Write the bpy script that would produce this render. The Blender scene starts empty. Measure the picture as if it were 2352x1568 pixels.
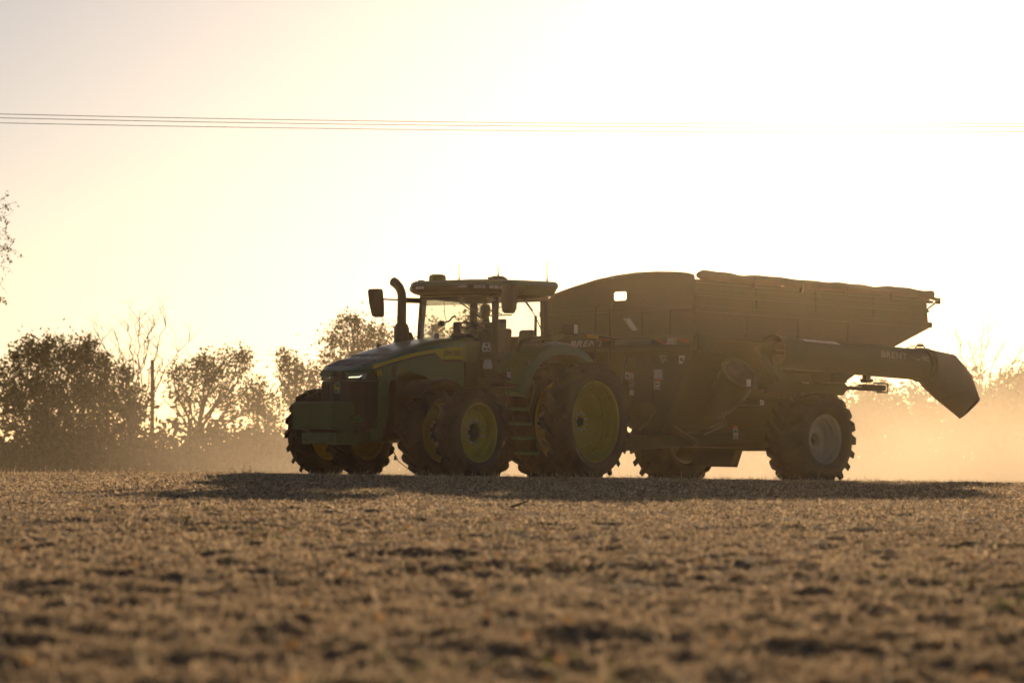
import bpy, bmesh, math, random
import numpy as np
from mathutils import Vector, Matrix, Quaternion
R = math.radians
random.seed(7)
rng = np.random.default_rng(11)
S = bpy.context.scene
COL = S.collection

# ------------------------------------------------------------------ camera
CAM_Z = 0.11
cam_d = bpy.data.cameras.new('camera')
cam = bpy.data.objects.new('camera', cam_d)
COL.objects.link(cam)
cam.location = (0, 0, CAM_Z)
cam.rotation_euler = (R(90), 0, 0)
cam_d.sensor_width = 36.0
FP = 7200.0                       # focal length measured in pixels of a 2352 px wide frame
cam_d.lens = 36.0 * FP / 2352.0
cam_d.shift_y = (1080 - 784) / 2352.0
cam_d.clip_start = 0.1
cam_d.clip_end = 3000
cam_d.dof.use_dof = True
cam_d.dof.focus_distance = 48.0
cam_d.dof.aperture_fstop = 2.8
S.camera = cam

# ------------------------------------------------------------------ sky, sun, exposure
SUN_EL, SUN_AZ = 9.0, 5.6        # azimuth measured from the view axis towards the right
world = bpy.data.worlds.new('World')
S.world = world
world.use_nodes = True
nt = world.node_tree
bg = nt.nodes['Background']
sky = nt.nodes.new('ShaderNodeTexSky')
sky.sky_type = 'NISHITA'
sky.sun_disc = False
sky.sun_elevation = R(SUN_EL)
sky.sun_rotation = R(SUN_AZ)
sky.air_density = 0.72
sky.dust_density = 0.46
sky.ozone_density = 1.0
tint = nt.nodes.new('ShaderNodeMix'); tint.data_type = 'RGBA'; tint.blend_type = 'MULTIPLY'   # warm white balance of the whole sky
tint.inputs['Factor'].default_value = 1.0; tint.inputs['B'].default_value = (1.0, .95, 1.0, 1)
nt.links.new(sky.outputs[0], tint.inputs['A'])
nt.links.new(tint.outputs['Result'], bg.inputs[0])
bg.inputs[1].default_value = 0.055
sun_d = bpy.data.lights.new('sun', 'SUN')
sun_d.energy = 5.0
sun_d.angle = R(0.6)
sun_d.color = (1.0, 0.74, 0.46)
sun = bpy.data.objects.new('sun', sun_d)
COL.objects.link(sun)
sdir = Vector((math.sin(R(SUN_AZ)) * math.cos(R(SUN_EL)), math.cos(R(SUN_AZ)) * math.cos(R(SUN_EL)), math.sin(R(SUN_EL))))
sun.rotation_mode = 'QUATERNION'
sun.rotation_quaternion = sdir.to_track_quat('Z', 'Y')
sun.location = (10, 60, 60)
S.view_settings.view_transform = 'Standard'
S.view_settings.look = 'None'
S.view_settings.gamma = 1.0
S.view_settings.use_curve_mapping = False
S.view_settings.exposure = 0.06
S.render.engine = 'CYCLES'
cy = S.cycles
cy.use_denoising = True
try:
    cy.denoiser = 'OPENIMAGEDENOISE'
except Exception:
    pass
cy.max_bounces = 8
cy.diffuse_bounces = 3
cy.glossy_bounces = 3
cy.transmission_bounces = 6
cy.transparent_max_bounces = 24
cy.volume_bounces = 1
cy.volume_step_rate = 2.0
cy.volume_max_steps = 256
cy.sample_clamp_indirect = 6.0

# ------------------------------------------------------------------ helpers
def px(x, y, Y):
    """a point at depth Y from a pixel of the 2352 x 1568 measuring grid"""
    return Vector(((x - 1176) / FP * Y, Y, CAM_Z + (1080 - y) / FP * Y))

def tag(o, label=None, cat=None, group=None, kind=None):
    if label: o['label'] = label
    if cat: o['category'] = cat
    if group: o['group'] = group
    if kind: o['kind'] = kind
    return o

def empty(name, loc=(0, 0, 0), parent=None):
    o = bpy.data.objects.new(name, None)
    o.empty_display_size = 0.3
    COL.objects.link(o)
    o.parent = parent
    o.location = loc
    return o

class MB:
    def __init__(s):
        s.v = []; s.f = []
    def add(s, vs, fs):
        n = len(s.v)
        s.v += [tuple(p) for p in vs]
        s.f += [tuple(i + n for i in f) for f in fs]
        return s
    def box(s, c, d, rot=None):
        hx, hy, hz = d[0] / 2, d[1] / 2, d[2] / 2
        vs = [Vector((x, y, z)) for x in (-hx, hx) for y in (-hy, hy) for z in (-hz, hz)]
        if rot is not None:
            vs = [rot @ p for p in vs]
        c = Vector(c)
        return s.add([p + c for p in vs], [(0, 1, 3, 2), (4, 6, 7, 5), (0, 4, 5, 1), (2, 3, 7, 6), (0, 2, 6, 4), (1, 5, 7, 3)])
    def b2(s, a, b):
        return s.box([(a[i] + b[i]) / 2 for i in range(3)], [abs(b[i] - a[i]) for i in range(3)])
    def prism(s, poly, axis, lo, hi):
        """poly in the two other axes, extruded along axis"""
        def mk(p, t):
            return {'x': (t, p[0], p[1]), 'y': (p[0], t, p[1]), 'z': (p[0], p[1], t)}[axis]
        n = len(poly)
        vs = [mk(p, lo) for p in poly] + [mk(p, hi) for p in poly]
        fs = [tuple(range(n)), tuple(range(2 * n - 1, n - 1, -1))] + [(i, i + n, (i + 1) % n + n, (i + 1) % n) for i in range(n)]
        return s.add(vs, fs)
    def loft(s, secs, cap=True, closed=True):
        n = len(secs[0]); vs = [p for q in secs for p in q]; fs = []
        for k in range(len(secs) - 1):
            for i in range(n if closed else n - 1):
                j = (i + 1) % n
                fs.append((k * n + i, k * n + j, (k + 1) * n + j, (k + 1) * n + i))
        if cap and closed:
            fs.append(tuple(range(n - 1, -1, -1)))
            fs.append(tuple((len(secs) - 1) * n + i for i in range(n)))
        return s.add(vs, fs)
    def tube(s, pts, r, n=8, cap=True):
        pts = [Vector(p) for p in pts]
        rs = r if isinstance(r, (list, tuple)) else [r] * len(pts)
        secs = []; up = None
        for i, p in enumerate(pts):
            t = (pts[min(i + 1, len(pts) - 1)] - pts[max(i - 1, 0)])
            if t.length < 1e-9: t = Vector((0, 0, 1))
            t.normalize()
            if up is None:
                up = Vector((0, 0, 1)) if abs(t.z) < .9 else Vector((1, 0, 0))
            a = t.cross(up)
            if a.length < 1e-6: a = t.orthogonal()
            a.normalize(); b = t.cross(a).normalized(); up = -b if False else up
            secs.append([p + a * rs[i] * math.cos(2 * math.pi * k / n) + b * rs[i] * math.sin(2 * math.pi * k / n) for k in range(n)])
        return s.loft(secs, cap)
    def revolve(s, prof, n=48, closed=False):
        """prof = [(radius, y)], axis Y"""
        m = len(prof); vs = []; fs = []
        for k in range(n):
            a = 2 * math.pi * k / n
            vs += [(p[0] * math.cos(a), p[1], p[0] * math.sin(a)) for p in prof]
        for k in range(n):
            k2 = (k + 1) % n
            for i in range(m if closed else m - 1):
                j = (i + 1) % m
                fs.append((k * m + i, k2 * m + i, k2 * m + j, k * m + j))
        return s.add(vs, fs)
    def build(s, name, mat, parent=None, smooth=False, bevel=0, angle=40, loc=None):
        me = bpy.data.meshes.new(name)
        me.from_pydata(s.v, [], s.f)
        me.validate()
        bm = bmesh.new(); bm.from_mesh(me)
        bmesh.ops.remove_doubles(bm, verts=bm.verts, dist=1e-5)
        bmesh.ops.recalc_face_normals(bm, faces=bm.faces)
        bm.to_mesh(me); bm.free()
        if smooth:
            for p in me.polygons: p.use_smooth = True
            try:
                me.set_sharp_from_angle(angle=R(angle))
            except Exception:
                pass
        if mat: me.materials.append(mat)
        o = bpy.data.objects.new(name, me)
        COL.objects.link(o)
        o.parent = parent
        if loc: o.location = loc
        if bevel:
            md = o.modifiers.new('bevel', 'BEVEL'); md.width = bevel; md.segments = 2; md.limit_method = 'ANGLE'; md.angle_limit = R(35)
        return o

def copy_tree(o, parent=None):
    c = o.copy(); COL.objects.link(c); c.parent = parent
    for ch in list(o.children):
        copy_tree(ch, c)
    return c

def text(name, body, mat, parent, size, M, shear=0.0, bold=0.0, sx=1.0, spacing=1.0, fit=None):
    cu = bpy.data.curves.new(name, 'FONT')
    cu.body = body; cu.size = size; cu.shear = shear; cu.offset = bold
    cu.extrude = 0.0015; cu.align_x = 'CENTER'; cu.align_y = 'CENTER'; cu.space_character = spacing
    tmp = bpy.data.objects.new(name, cu)
    COL.objects.link(tmp)
    dg = bpy.context.evaluated_depsgraph_get()
    me = bpy.data.meshes.new_from_object(tmp.evaluated_get(dg))
    bpy.data.objects.remove(tmp); bpy.data.curves.remove(cu)
    if fit:
        xs = [v.co.x for v in me.vertices]; sx = fit / (max(xs) - min(xs))
    me.name = name; me.materials.clear(); me.materials.append(mat)
    o = bpy.data.objects.new(name, me)
    COL.objects.link(o); o.parent = parent
    o.matrix_local = M @ Matrix.Diagonal((sx, 1, 1, 1))
    return o

def face_m(o, xa, ya):
    """matrix whose local x, y axes lie along xa, ya at o"""
    xa = Vector(xa).normalized(); za = xa.cross(Vector(ya)).normalized(); ya = za.cross(xa)
    m = Matrix.Identity(4)
    for i, c in enumerate((xa, ya, za)):
        for j in range(3): m[j][i] = c[j]
    for j in range(3): m[j][3] = o[j]
    return m

# ------------------------------------------------------------------ materials
def mat_new(name):
    m = bpy.data.materials.new(name); m.use_nodes = True
    return m, m.node_tree, m.node_tree.nodes['Principled BSDF']

def pmat(name, col, rough=.5, metal=0.0, dust=0.0, dcol=(.20, .145, .085), scale=6.0, bump=0.0, spec=.5, coat=0.0):
    m, t, b = mat_new(name)
    b.inputs['Roughness'].default_value = rough
    b.inputs['Metallic'].default_value = metal
    b.inputs['Specular IOR Level'].default_value = spec
    b.inputs['Coat Weight'].default_value = coat
    b.inputs['Base Color'].default_value = (*col, 1)
    tc = t.nodes.new('ShaderNodeTexCoord')
    n = t.nodes.new('ShaderNodeTexNoise'); n.inputs['Scale'].default_value = scale; n.inputs['Detail'].default_value = 8
    n.inputs['Roughness'].default_value = .65
    t.links.new(tc.outputs['Object'], n.inputs['Vector'])
    if dust > 0:
        n2 = t.nodes.new('ShaderNodeTexNoise'); n2.inputs['Scale'].default_value = scale * 9; n2.inputs['Detail'].default_value = 6
        t.links.new(tc.outputs['Object'], n2.inputs['Vector'])
        ad = t.nodes.new('ShaderNodeMath'); ad.operation = 'MULTIPLY'
        t.links.new(n.outputs['Fac'], ad.inputs[0]); t.links.new(n2.outputs['Fac'], ad.inputs[1])
        mr = t.nodes.new('ShaderNodeMapRange')
        mr.inputs['From Min'].default_value = .12; mr.inputs['From Max'].default_value = .45
        mr.inputs['To Min'].default_value = dust * .35; mr.inputs['To Max'].default_value = min(1, dust * 1.5)
        t.links.new(ad.outputs[0], mr.inputs['Value'])
        mx = t.nodes.new('ShaderNodeMix'); mx.data_type = 'RGBA'
        mx.inputs['A'].default_value = (*col, 1); mx.inputs['B'].default_value = (*dcol, 1)
        t.links.new(mr.outputs[0], mx.inputs['Factor'])
        t.links.new(mx.outputs['Result'], b.inputs['Base Color'])
        rr = t.nodes.new('ShaderNodeMapRange')
        rr.inputs['To Min'].default_value = rough; rr.inputs['To Max'].default_value = min(1, rough + .45)
        t.links.new(mr.outputs[0], rr.inputs['Value'])
        t.links.new(rr.outputs[0], b.inputs['Roughness'])
    if bump > 0:
        bp = t.nodes.new('ShaderNodeBump'); bp.inputs['Strength'].default_value = bump; bp.inputs['Distance'].default_value = .02
        t.links.new(n.outputs['Fac'], bp.inputs['Height']); t.links.new(bp.outputs[0], b.inputs['Normal'])
    return m

M = {}
M['green'] = pmat('green_paint', (.012, .085, .022), .32, dust=.18, dcol=(.13, .12, .07), coat=.3)
M['cart_green'] = pmat('cart_green_paint', (.018, .040, .016), .42, dust=.45, dcol=(.10, .075, .045), scale=2.2, bump=.15)
M['yellow'] = pmat('yellow_paint', (.40, .30, .012), .42, dust=.35, dcol=(.16, .12, .05))
M['stripe'] = pmat('stripe_yellow', (.62, .47, .02), .4, dust=.15, dcol=(.26, .2, .08))
M['rubber'] = pmat('tyre_rubber', (.018, .017, .016), .8, dust=.22, dcol=(.045, .04, .032), scale=5, bump=.3)
M['black'] = pmat('black_plastic', (.012, .012, .012), .45, dust=.10, dcol=(.12, .10, .07))
M['dark'] = pmat('dark_metal', (.022, .022, .020), .5, dust=.2, dcol=(.12, .10, .07))
M['silver'] = pmat('bright_metal', (.5, .5, .48), .5, metal=.2, dust=.25)
M['rim_grey'] = pmat('pale_rim_paint', (.34, .33, .30), .4, dust=.4)
M['hub'] = pmat('hub_iron', (.05, .045, .03), .75, dust=.3, dcol=(.10, .08, .05), spec=.2)
M['white'] = pmat('white_sticker', (.42, .42, .45), .35, dust=.25)
M['grey_sticker'] = pmat('grey_sticker', (.42, .42, .44), .4, dust=.15)
M['red'] = pmat('red_sticker', (.28, .06, .03), .4, dust=.25)
M['orange'] = pmat('orange_sticker', (.38, .11, .03), .4, dust=.2)
M['amber'] = pmat('amber_reflector', (.26, .18, .03), .3, dust=.25)
M['redlens'] = pmat('red_lamp_lens', (.16, .03, .015), .3, dust=.25)
M['ink'] = pmat('black_ink', (.015, .015, .016), .5, dust=.1)
M['letter'] = pmat('silver_lettering', (.30, .30, .29), .4, dust=.25)
M['letter_dim'] = pmat('faded_lettering', (.20, .21, .18), .45, dust=.3)
M['tarp'] = pmat('tarp_vinyl', (.05, .05, .045), .6, dust=.45, scale=4, bump=.25)
M['spout'] = pmat('grey_spout_rubber', (.10, .10, .105), .5, dust=.35)
M['fabric'] = pmat('seat_fabric', (.10, .10, .095), .85)
M['skin'] = pmat('skin', (.36, .19, .12), .55)
M['shirt'] = pmat('dark_shirt', (.045, .05, .06), .9, bump=.2, scale=30)
M['cap'] = pmat('tan_cap', (.30, .24, .15), .85)
M['wood'] = pmat('weathered_wood', (.22, .18, .14), .8, dust=.3, bump=.4, scale=3)
M['wire'] = pmat('wire_metal', (.10, .095, .09), .5)

def glass(name, tint, gl=.12):
    m = bpy.data.materials.new(name); m.use_nodes = True
    t = m.node_tree; t.nodes.remove(t.nodes['Principled BSDF'])
    out = t.nodes['Material Output']
    tr = t.nodes.new('ShaderNodeBsdfTransparent'); tr.inputs[0].default_value = (*tint, 1)
    g = t.nodes.new('ShaderNodeBsdfGlossy'); g.inputs['Roughness'].default_value = .03; g.inputs[0].default_value = (1, 1, 1, 1)
    fr = t.nodes.new('ShaderNodeFresnel'); fr.inputs[0].default_value = 1.25
    mx = t.nodes.new('ShaderNodeMixShader')
    df = t.nodes.new('ShaderNodeBsdfDiffuse'); df.inputs[0].default_value = (.30, .24, .16, 1)
    n = t.nodes.new('ShaderNodeTexNoise'); n.inputs['Scale'].default_value = 5; n.inputs['Detail'].default_value = 6
    tc = t.nodes.new('ShaderNodeTexCoord'); t.links.new(tc.outputs['Object'], n.inputs['Vector'])
    mr = t.nodes.new('ShaderNodeMapRange'); mr.inputs['From Min'].default_value = .3; mr.inputs['From Max'].default_value = .75
    mr.inputs['To Min'].default_value = .03; mr.inputs['To Max'].default_value = gl
    t.links.new(n.outputs['Fac'], mr.inputs['Value'])
    m2 = t.nodes.new('ShaderNodeMixShader')
    t.links.new(fr.outputs[0], mx.inputs[0]); t.links.new(tr.outputs[0], mx.inputs[1]); t.links.new(g.outputs[0], mx.inputs[2])
    t.links.new(mr.outputs[0], m2.inputs[0]); t.links.new(mx.outputs[0], m2.inputs[1]); t.links.new(df.outputs[0], m2.inputs[2])
    t.links.new(m2.outputs[0], out.inputs[0])
    return m
M['glass'] = glass('cab_glass', (.93, .94, .88), .07)
M['visor'] = glass('sun_visor_film', (.35, .36, .33), .2)
M['lens'] = glass('lamp_lens', (.75, .78, .8), .05)

def emit(name, col, s):
    m, t, b = mat_new(name)
    b.inputs['Base Color'].default_value = (*col, 1)
    b.inputs['Emission Color'].default_value = (*col, 1)
    b.inputs['Emission Strength'].default_value = s
    return m
M['led'] = emit('running_light', (.95, .90, .50), 2.4)
M['led_white'] = emit('running_light_white', (.9, .93, 1.0), 1.6)

def leafy(name, c1, c2, trans=.45):
    """thin two-sided leaf or straw surface: diffuse plus translucent, tone varies from piece to piece"""
    m = bpy.data.materials.new(name); m.use_nodes = True
    t = m.node_tree; t.nodes.remove(t.nodes['Principled BSDF'])
    g = t.nodes.new('ShaderNodeNewGeometry')
    cr = t.nodes.new('ShaderNodeValToRGB')
    cr.color_ramp.elements[0].color = (*c1, 1); cr.color_ramp.elements[1].color = (*c2, 1)
    t.links.new(g.outputs['Random Per Island'], cr.inputs[0])
    d = t.nodes.new('ShaderNodeBsdfDiffuse'); tl = t.nodes.new('ShaderNodeBsdfTranslucent')
    t.links.new(cr.outputs[0], d.inputs[0]); t.links.new(cr.outputs[0], tl.inputs[0])
    mx = t.nodes.new('ShaderNodeMixShader'); mx.inputs[0].default_value = trans
    t.links.new(d.outputs[0], mx.inputs[1]); t.links.new(tl.outputs[0], mx.inputs[2])
    t.links.new(mx.outputs[0], t.nodes['Material Output'].inputs[0])
    return m
M['leaf'] = leafy('tree_leaves', (.035, .045, .015), (.10, .09, .03))
M['leaf_dry'] = leafy('dry_leaves', (.07, .05, .02), (.14, .10, .045))
M['brush'] = leafy('brush_leaves', (.035, .032, .014), (.10, .078, .035), .3)
M['straw'] = leafy('dry_straw', (.24, .175, .11), (.70, .535, .355), .5)
M['stalk'] = leafy('pale_stalk', (.42, .33, .21), (.80, .68, .46), .4)
M['leaf_bit'] = leafy('leaf_bit', (.20, .10, .045), (.42, .26, .12), .5)
M['weed_green'] = leafy('green_weed', (.07, .10, .02), (.14, .18, .04), .4)
M['bark'] = pmat('bark', (.075, .058, .042), .9, bump=.5, scale=12)

def ground_mat():
    m, t, b = mat_new('field_soil')
    tc = t.nodes.new('ShaderNodeTexCoord')
    def noise(sc, det=8, rough=.6):
        n = t.nodes.new('ShaderNodeTexNoise'); n.inputs['Scale'].default_value = sc; n.inputs['Detail'].default_value = det
        n.inputs['Roughness'].default_value = rough
        t.links.new(tc.outputs['Object'], n.inputs['Vector']); return n
    n1, n2, n3 = noise(.7), noise(9, 10, .7), noise(45, 6, .7)
    cr = t.nodes.new('ShaderNodeValToRGB')
    e = cr.color_ramp.elements
    e[0].position = .30; e[0].color = (.14, .10, .065, 1)
    e[1].position = .70; e[1].color = (.52, .39, .25, 1)
    k = e.new(.5); k.color = (.36, .265, .17, 1)
    t.links.new(n2.outputs['Fac'], cr.inputs[0])
    c2 = t.nodes.new('ShaderNodeValToRGB')
    c2.color_ramp.elements[0].position = .35; c2.color_ramp.elements[0].color = (.65, .62, .60, 1)
    c2.color_ramp.elements[1].position = .68; c2.color_ramp.elements[1].color = (1.25, 1.2, 1.1, 1)
    t.links.new(n1.outputs['Fac'], c2.inputs[0])
    mx = t.nodes.new('ShaderNodeMix'); mx.data_type = 'RGBA'; mx.blend_type = 'MULTIPLY'; mx.inputs['Factor'].default_value = 1
    t.links.new(cr.outputs[0], mx.inputs['A']); t.links.new(c2.outputs[0], mx.inputs['B'])
    t.links.new(mx.outputs['Result'], b.inputs['Base Color'])
    b.inputs['Roughness'].default_value = .95; b.inputs['Specular IOR Level'].default_value = .1
    bp = t.nodes.new('ShaderNodeBump'); bp.inputs['Strength'].default_value = .9; bp.inputs['Distance'].default_value = .03
    ad = t.nodes.new('ShaderNodeMath'); ad.operation = 'ADD'
    t.links.new(n2.outputs['Fac'], ad.inputs[0]); t.links.new(n3.outputs['Fac'], ad.inputs[1])
    t.links.new(ad.outputs[0], bp.inputs['Height']); t.links.new(bp.outputs[0], b.inputs['Normal'])
    return m
M['ground'] = ground_mat()

# ------------------------------------------------------------------ ground
def vnoise(x, y, seed):
    xi = np.floor(x).astype(np.int64); yi = np.floor(y).astype(np.int64)
    fx = x - xi; fy = y - yi
    fx = fx * fx * (3 - 2 * fx); fy = fy * fy * (3 - 2 * fy)
    def h(a, b):
        n = (a * 374761393 + b * 668265263 + seed * 982451653) & 0x7fffffff
        n = ((n ^ (n >> 13)) * 1274126177) & 0x7fffffff
        return ((n ^ (n >> 16)) & 0xffff) / 65535.0
    return (h(xi, yi) * (1 - fx) + h(xi + 1, yi) * fx) * (1 - fy) + (h(xi, yi + 1) * (1 - fx) + h(xi + 1, yi + 1) * fx) * fy

def base_z(x, y):
    x = np.asarray(x, float); y = np.asarray(y, float)
    xc = np.clip(x, -4.6, 14)
    pl = -.007 - .0125 * (xc + .49)
    near = np.minimum(y, 47.0)
    z = pl - .004 * (np.clip(y, 47, 200) - 49.7) - .0125 * np.clip(47 - near, 0, 60) * 1.0
    z = z - .00022 * np.clip(y - 66, 0, 60) ** 2
    return z

def ground_z(x, y):
    x = np.asarray(x, float); y = np.asarray(y, float)
    amp = 1.0 - .74 * np.clip((y - 10) / 27, 0, 1) ** .8
    z = base_z(x, y)
    z = z + amp * (.045 * (vnoise(x / 2.3, y / 2.9, 1) - .5) + .034 * (vnoise(x / .62, y / .8, 2) - .5)
                   + .060 * (vnoise(x / .24, y / .30, 3) - .5) + .048 * (vnoise(x / .11, y / .13, 4) - .5)
                   + .024 * (vnoise(x / .05, y / .06, 5) - .5))
    return z

def build_ground():
    ys = np.concatenate([np.array([-60, -20, -5, 2, 5.0]), np.geomspace(6.0, 44, 1050), np.linspace(44.1, 70, 150), np.geomspace(71, 900, 40)])
    u = np.linspace(-1, 1, 560)
    xo = np.array([-600, -200, -80, -40.])
    rows = []
    for y in ys:
        w = .20 * max(y, 6) + 1.8 if y < 75 else 30
        xi = u * w
        e = np.linspace(.2, 12, 54)
        rows.append(np.concatenate([xo - w, -w - e[::-1], xi, w + e, -xo[::-1] + w]))
    X = np.array(rows); Y = np.repeat(ys[:, None], X.shape[1], 1)
    Y2 = Y + np.where((Y > 6) & (Y < 70), (rng.random(Y.shape) - .5) * .02, 0)
    Z = ground_z(X, Y2)
    for c in (0, 1, 2, 3, -4, -3, -2, -1):
        Z[:, c] = base_z(X[:, c], Y2[:, c])
    n, m = X.shape
    V = np.stack([X, Y2, Z], -1).reshape(-1, 3)
    idx = np.arange(n * m).reshape(n, m)
    F = np.stack([idx[:-1, :-1], idx[:-1, 1:], idx[1:, 1:], idx[1:, :-1]], -1).reshape(-1, 4)
    o = np_mesh('ground', V, F, M['ground'])
    o.data.polygons.foreach_set('use_smooth', np.ones(len(F), bool))
    tag(o, kind='structure')
    return o

def np_mesh(name, V, F, mat, parent=None):
    V = np.asarray(V, np.float32); F = np.asarray(F, np.int32)
    me = bpy.data.meshes.new(name)
    k = F.shape[1]
    me.vertices.add(len(V)); me.vertices.foreach_set('co', V.ravel())
    me.loops.add(F.size); me.loops.foreach_set('vertex_index', F.ravel())
    me.polygons.add(len(F)); me.polygons.foreach_set('loop_start', np.arange(0, F.size, k, dtype=np.int32))
    try:
        me.polygons.foreach_set('loop_total', np.full(len(F), k, np.int32))
    except Exception:
        pass
    me.update(calc_edges=True); me.validate()
    if mat: me.materials.append(mat)
    o = bpy.data.objects.new(name, me); COL.objects.link(o); o.parent = parent
    return o

build_ground()

def blades(name, x, y, length, width, lean, mat, curl=.3, zoff=-.004, parent=None):
    """thin bent blades (3 quads' worth of points each) standing at x, y"""
    n = len(x); z = ground_z(x, y) + zoff
    az = rng.random(n) * 2 * np.pi
    d = np.stack([np.cos(az), np.sin(az)], -1)
    p0 = np.stack([x, y, z], -1)
    hl = np.sin(lean) * length; vl = np.cos(lean) * length
    p1 = p0 + np.stack([d[:, 0] * hl * .45, d[:, 1] * hl * .45, vl * .6], -1)
    p2 = p0 + np.stack([d[:, 0] * hl * (1 + curl * .2), d[:, 1] * hl * (1 + curl * .2), vl * (1 - curl * rng.random(n))], -1)
    wa = rng.random(n) * np.pi
    s = np.stack([np.cos(wa), np.sin(wa) * .6, np.zeros(n)], -1) * (width / 2)[:, None]
    V = np.stack([p0 - s, p0 + s, p1 + s * .8, p1 - s * .8, p2], 1).reshape(-1, 3)
    b = (np.arange(n) * 5)[:, None]
    T = np.concatenate([b + np.array([[0, 1, 2]]), b + np.array([[0, 2, 3]]), b + np.array([[3, 2, 4]])], 0)
    return np_mesh(name, V, T, mat, parent)

def straw_field():
    n = 300000
    # even on the picture: near the camera few and large, at the crest many
    t = rng.random(n)
    y = 1.0 / (1 / 62.0 + t ** 1.15 * (1 / 6.5 - 1 / 62.0))
    w = .19 * y + 1.0
    x = (rng.random(n) * 2 - 1) * w
    side = rng.random(n) < .15
    x = np.where(side, np.sign(x) * (w + rng.random(n) * 9), x)
    tuft = vnoise(x / .17, y / .21, 21) * .7 + vnoise(x / .5, y / .6, 22) * .5
    keep = tuft + .35 * rng.random(n) > .62
    x, y, tuft = x[keep], y[keep], tuft[keep]; n = len(x)
    ln = rng.uniform(.018, .065, n) * (.55 + .75 * tuft) * np.where(rng.random(n) < .05, 2.4, 1)
    wd = rng.uniform(.0035, .008, n) * np.clip(y / 20, 1.0, 2.2)
    lean = np.clip(rng.normal(1.08, .42, n), .1, 1.55)
    o = blades('straw_litter', x, y, ln, wd, lean, M['straw'])
    tag(o, kind='stuff')
    n = 9000
    y = rng.uniform(41, 60, n); x = (rng.random(n) * 2 - 1) * (.19 * y + 1)
    o = blades('standing_stubble', x, y, rng.uniform(.04, .12, n) * np.where(rng.random(n) < .08, 1.8, 1), rng.uniform(.004, .009, n), np.clip(rng.normal(.5, .35, n), 0, 1.3), M['straw'])
    tag(o, kind='stuff')
    # sparse green seedlings
    n = 4200
    t = rng.random(n); y = 1.0 / (1 / 58.0 + t ** 1.3 * (1 / 8.0 - 1 / 58.0)); x = (rng.random(n) * 2 - 1) * (.19 * y + 1)
    keep = vnoise(x / 1.1, y / 1.6, 31) > .68
    x, y = x[keep], y[keep]; n = len(x)
    k = 5
    x = np.repeat(x, k) + rng.normal(0, .02, n * k); y = np.repeat(y, k) + rng.normal(0, .02, n * k)
    o = blades('green_seedlings', x, y, rng.uniform(.02, .06, n * k), rng.uniform(.006, .014, n * k), rng.uniform(.2, 1.2, n * k), M['weed_green'])
    tag(o, kind='stuff')
straw_field()

def chaff_field():
    n = 660000
    t = rng.random(n)
    y = 1.0 / (1 / 56.0 + t ** 1.1 * (1 / 6.5 - 1 / 56.0))
    x = (rng.random(n) * 2 - 1) * (.19 * y + 1)
    side = rng.random(n) < .18
    x = np.where(side, np.sign(x) * (.19 * y + 1 + rng.random(n) * 9), x)
    lump = vnoise(x / .075, y / .09, 51) * .6 + vnoise(x / .30, y / .36, 52) * .5
    keep = lump + .3 * rng.random(n) > .57
    x, y, lump = x[keep], y[keep], lump[keep]; n = len(x)
    z = ground_z(x, y) + rng.random(n) * .022 * lump
    s_ = rng.uniform(.006, .015, n) * np.clip(y / 16, .9, 2.4)
    a = rng.normal(size=(n, 3)); a /= np.linalg.norm(a, axis=1)[:, None]
    b = np.cross(a, rng.normal(size=(n, 3))); b /= np.linalg.norm(b, axis=1)[:, None]
    P = np.stack([x, y, z], -1); k = s_[:, None]
    V = np.stack([P - a * k, P + b * k * .6, P + a * k, P - b * k * .6], 1).reshape(-1, 3)
    o = np_mesh('chaff_litter', V, np.arange(n * 4).reshape(n, 4), M['straw'])
    tag(o, kind='stuff')
chaff_field()

def stray_stalks():
    n = 1500
    t = rng.random(n); y = 1.0 / (1 / 46.0 + t * (1 / 7.0 - 1 / 46.0)); x = (rng.random(n) * 2 - 1) * (.19 * y + 2)
    o = blades('stray_stalks', x, y, rng.uniform(.10, .32, n), rng.uniform(.005, .010, n), np.clip(rng.normal(1.32, .2, n), .5, 1.55), M['stalk'], zoff=.006)
    tag(o, kind='stuff')
    n = 900
    t = rng.random(n); y = 1.0 / (1 / 40.0 + t * (1 / 7.0 - 1 / 40.0)); x = (rng.random(n) * 2 - 1) * (.19 * y + 2)
    o = blades('fallen_leaf_bits', x, y, rng.uniform(.03, .06, n), rng.uniform(.02, .045, n), rng.uniform(.3, 1.4, n), M['leaf_bit'], zoff=.004)
    tag(o, kind='stuff')
stray_stalks()

# ------------------------------------------------------------------ vehicle frames
def vehicle_root(name, ox, oy, theta):
    t = R(theta)
    h = Vector((-math.cos(t), -math.sin(t), 0)); a = Vector((math.sin(t), -math.cos(t), 0))
    g = Vector((-.0125, -.004, 0))
    X = Vector((h.x, h.y, g.dot(h))).normalized()
    Yv = Vector((a.x, a.y, g.dot(a)))
    Z = X.cross(Yv).normalized(); Yv = Z.cross(X)
    m = Matrix.Identity(4)
    for i, c in enumerate((X, Yv, Z)):
        for j in range(3): m[j][i] = c[j]
    m[0][3], m[1][3], m[2][3] = ox, oy, float(base_z(ox, oy))
    o = bpy.data.objects.new(name, None); o.empty_display_size = .5
    COL.objects.link(o)
    o.matrix_world = m
    return o

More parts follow.
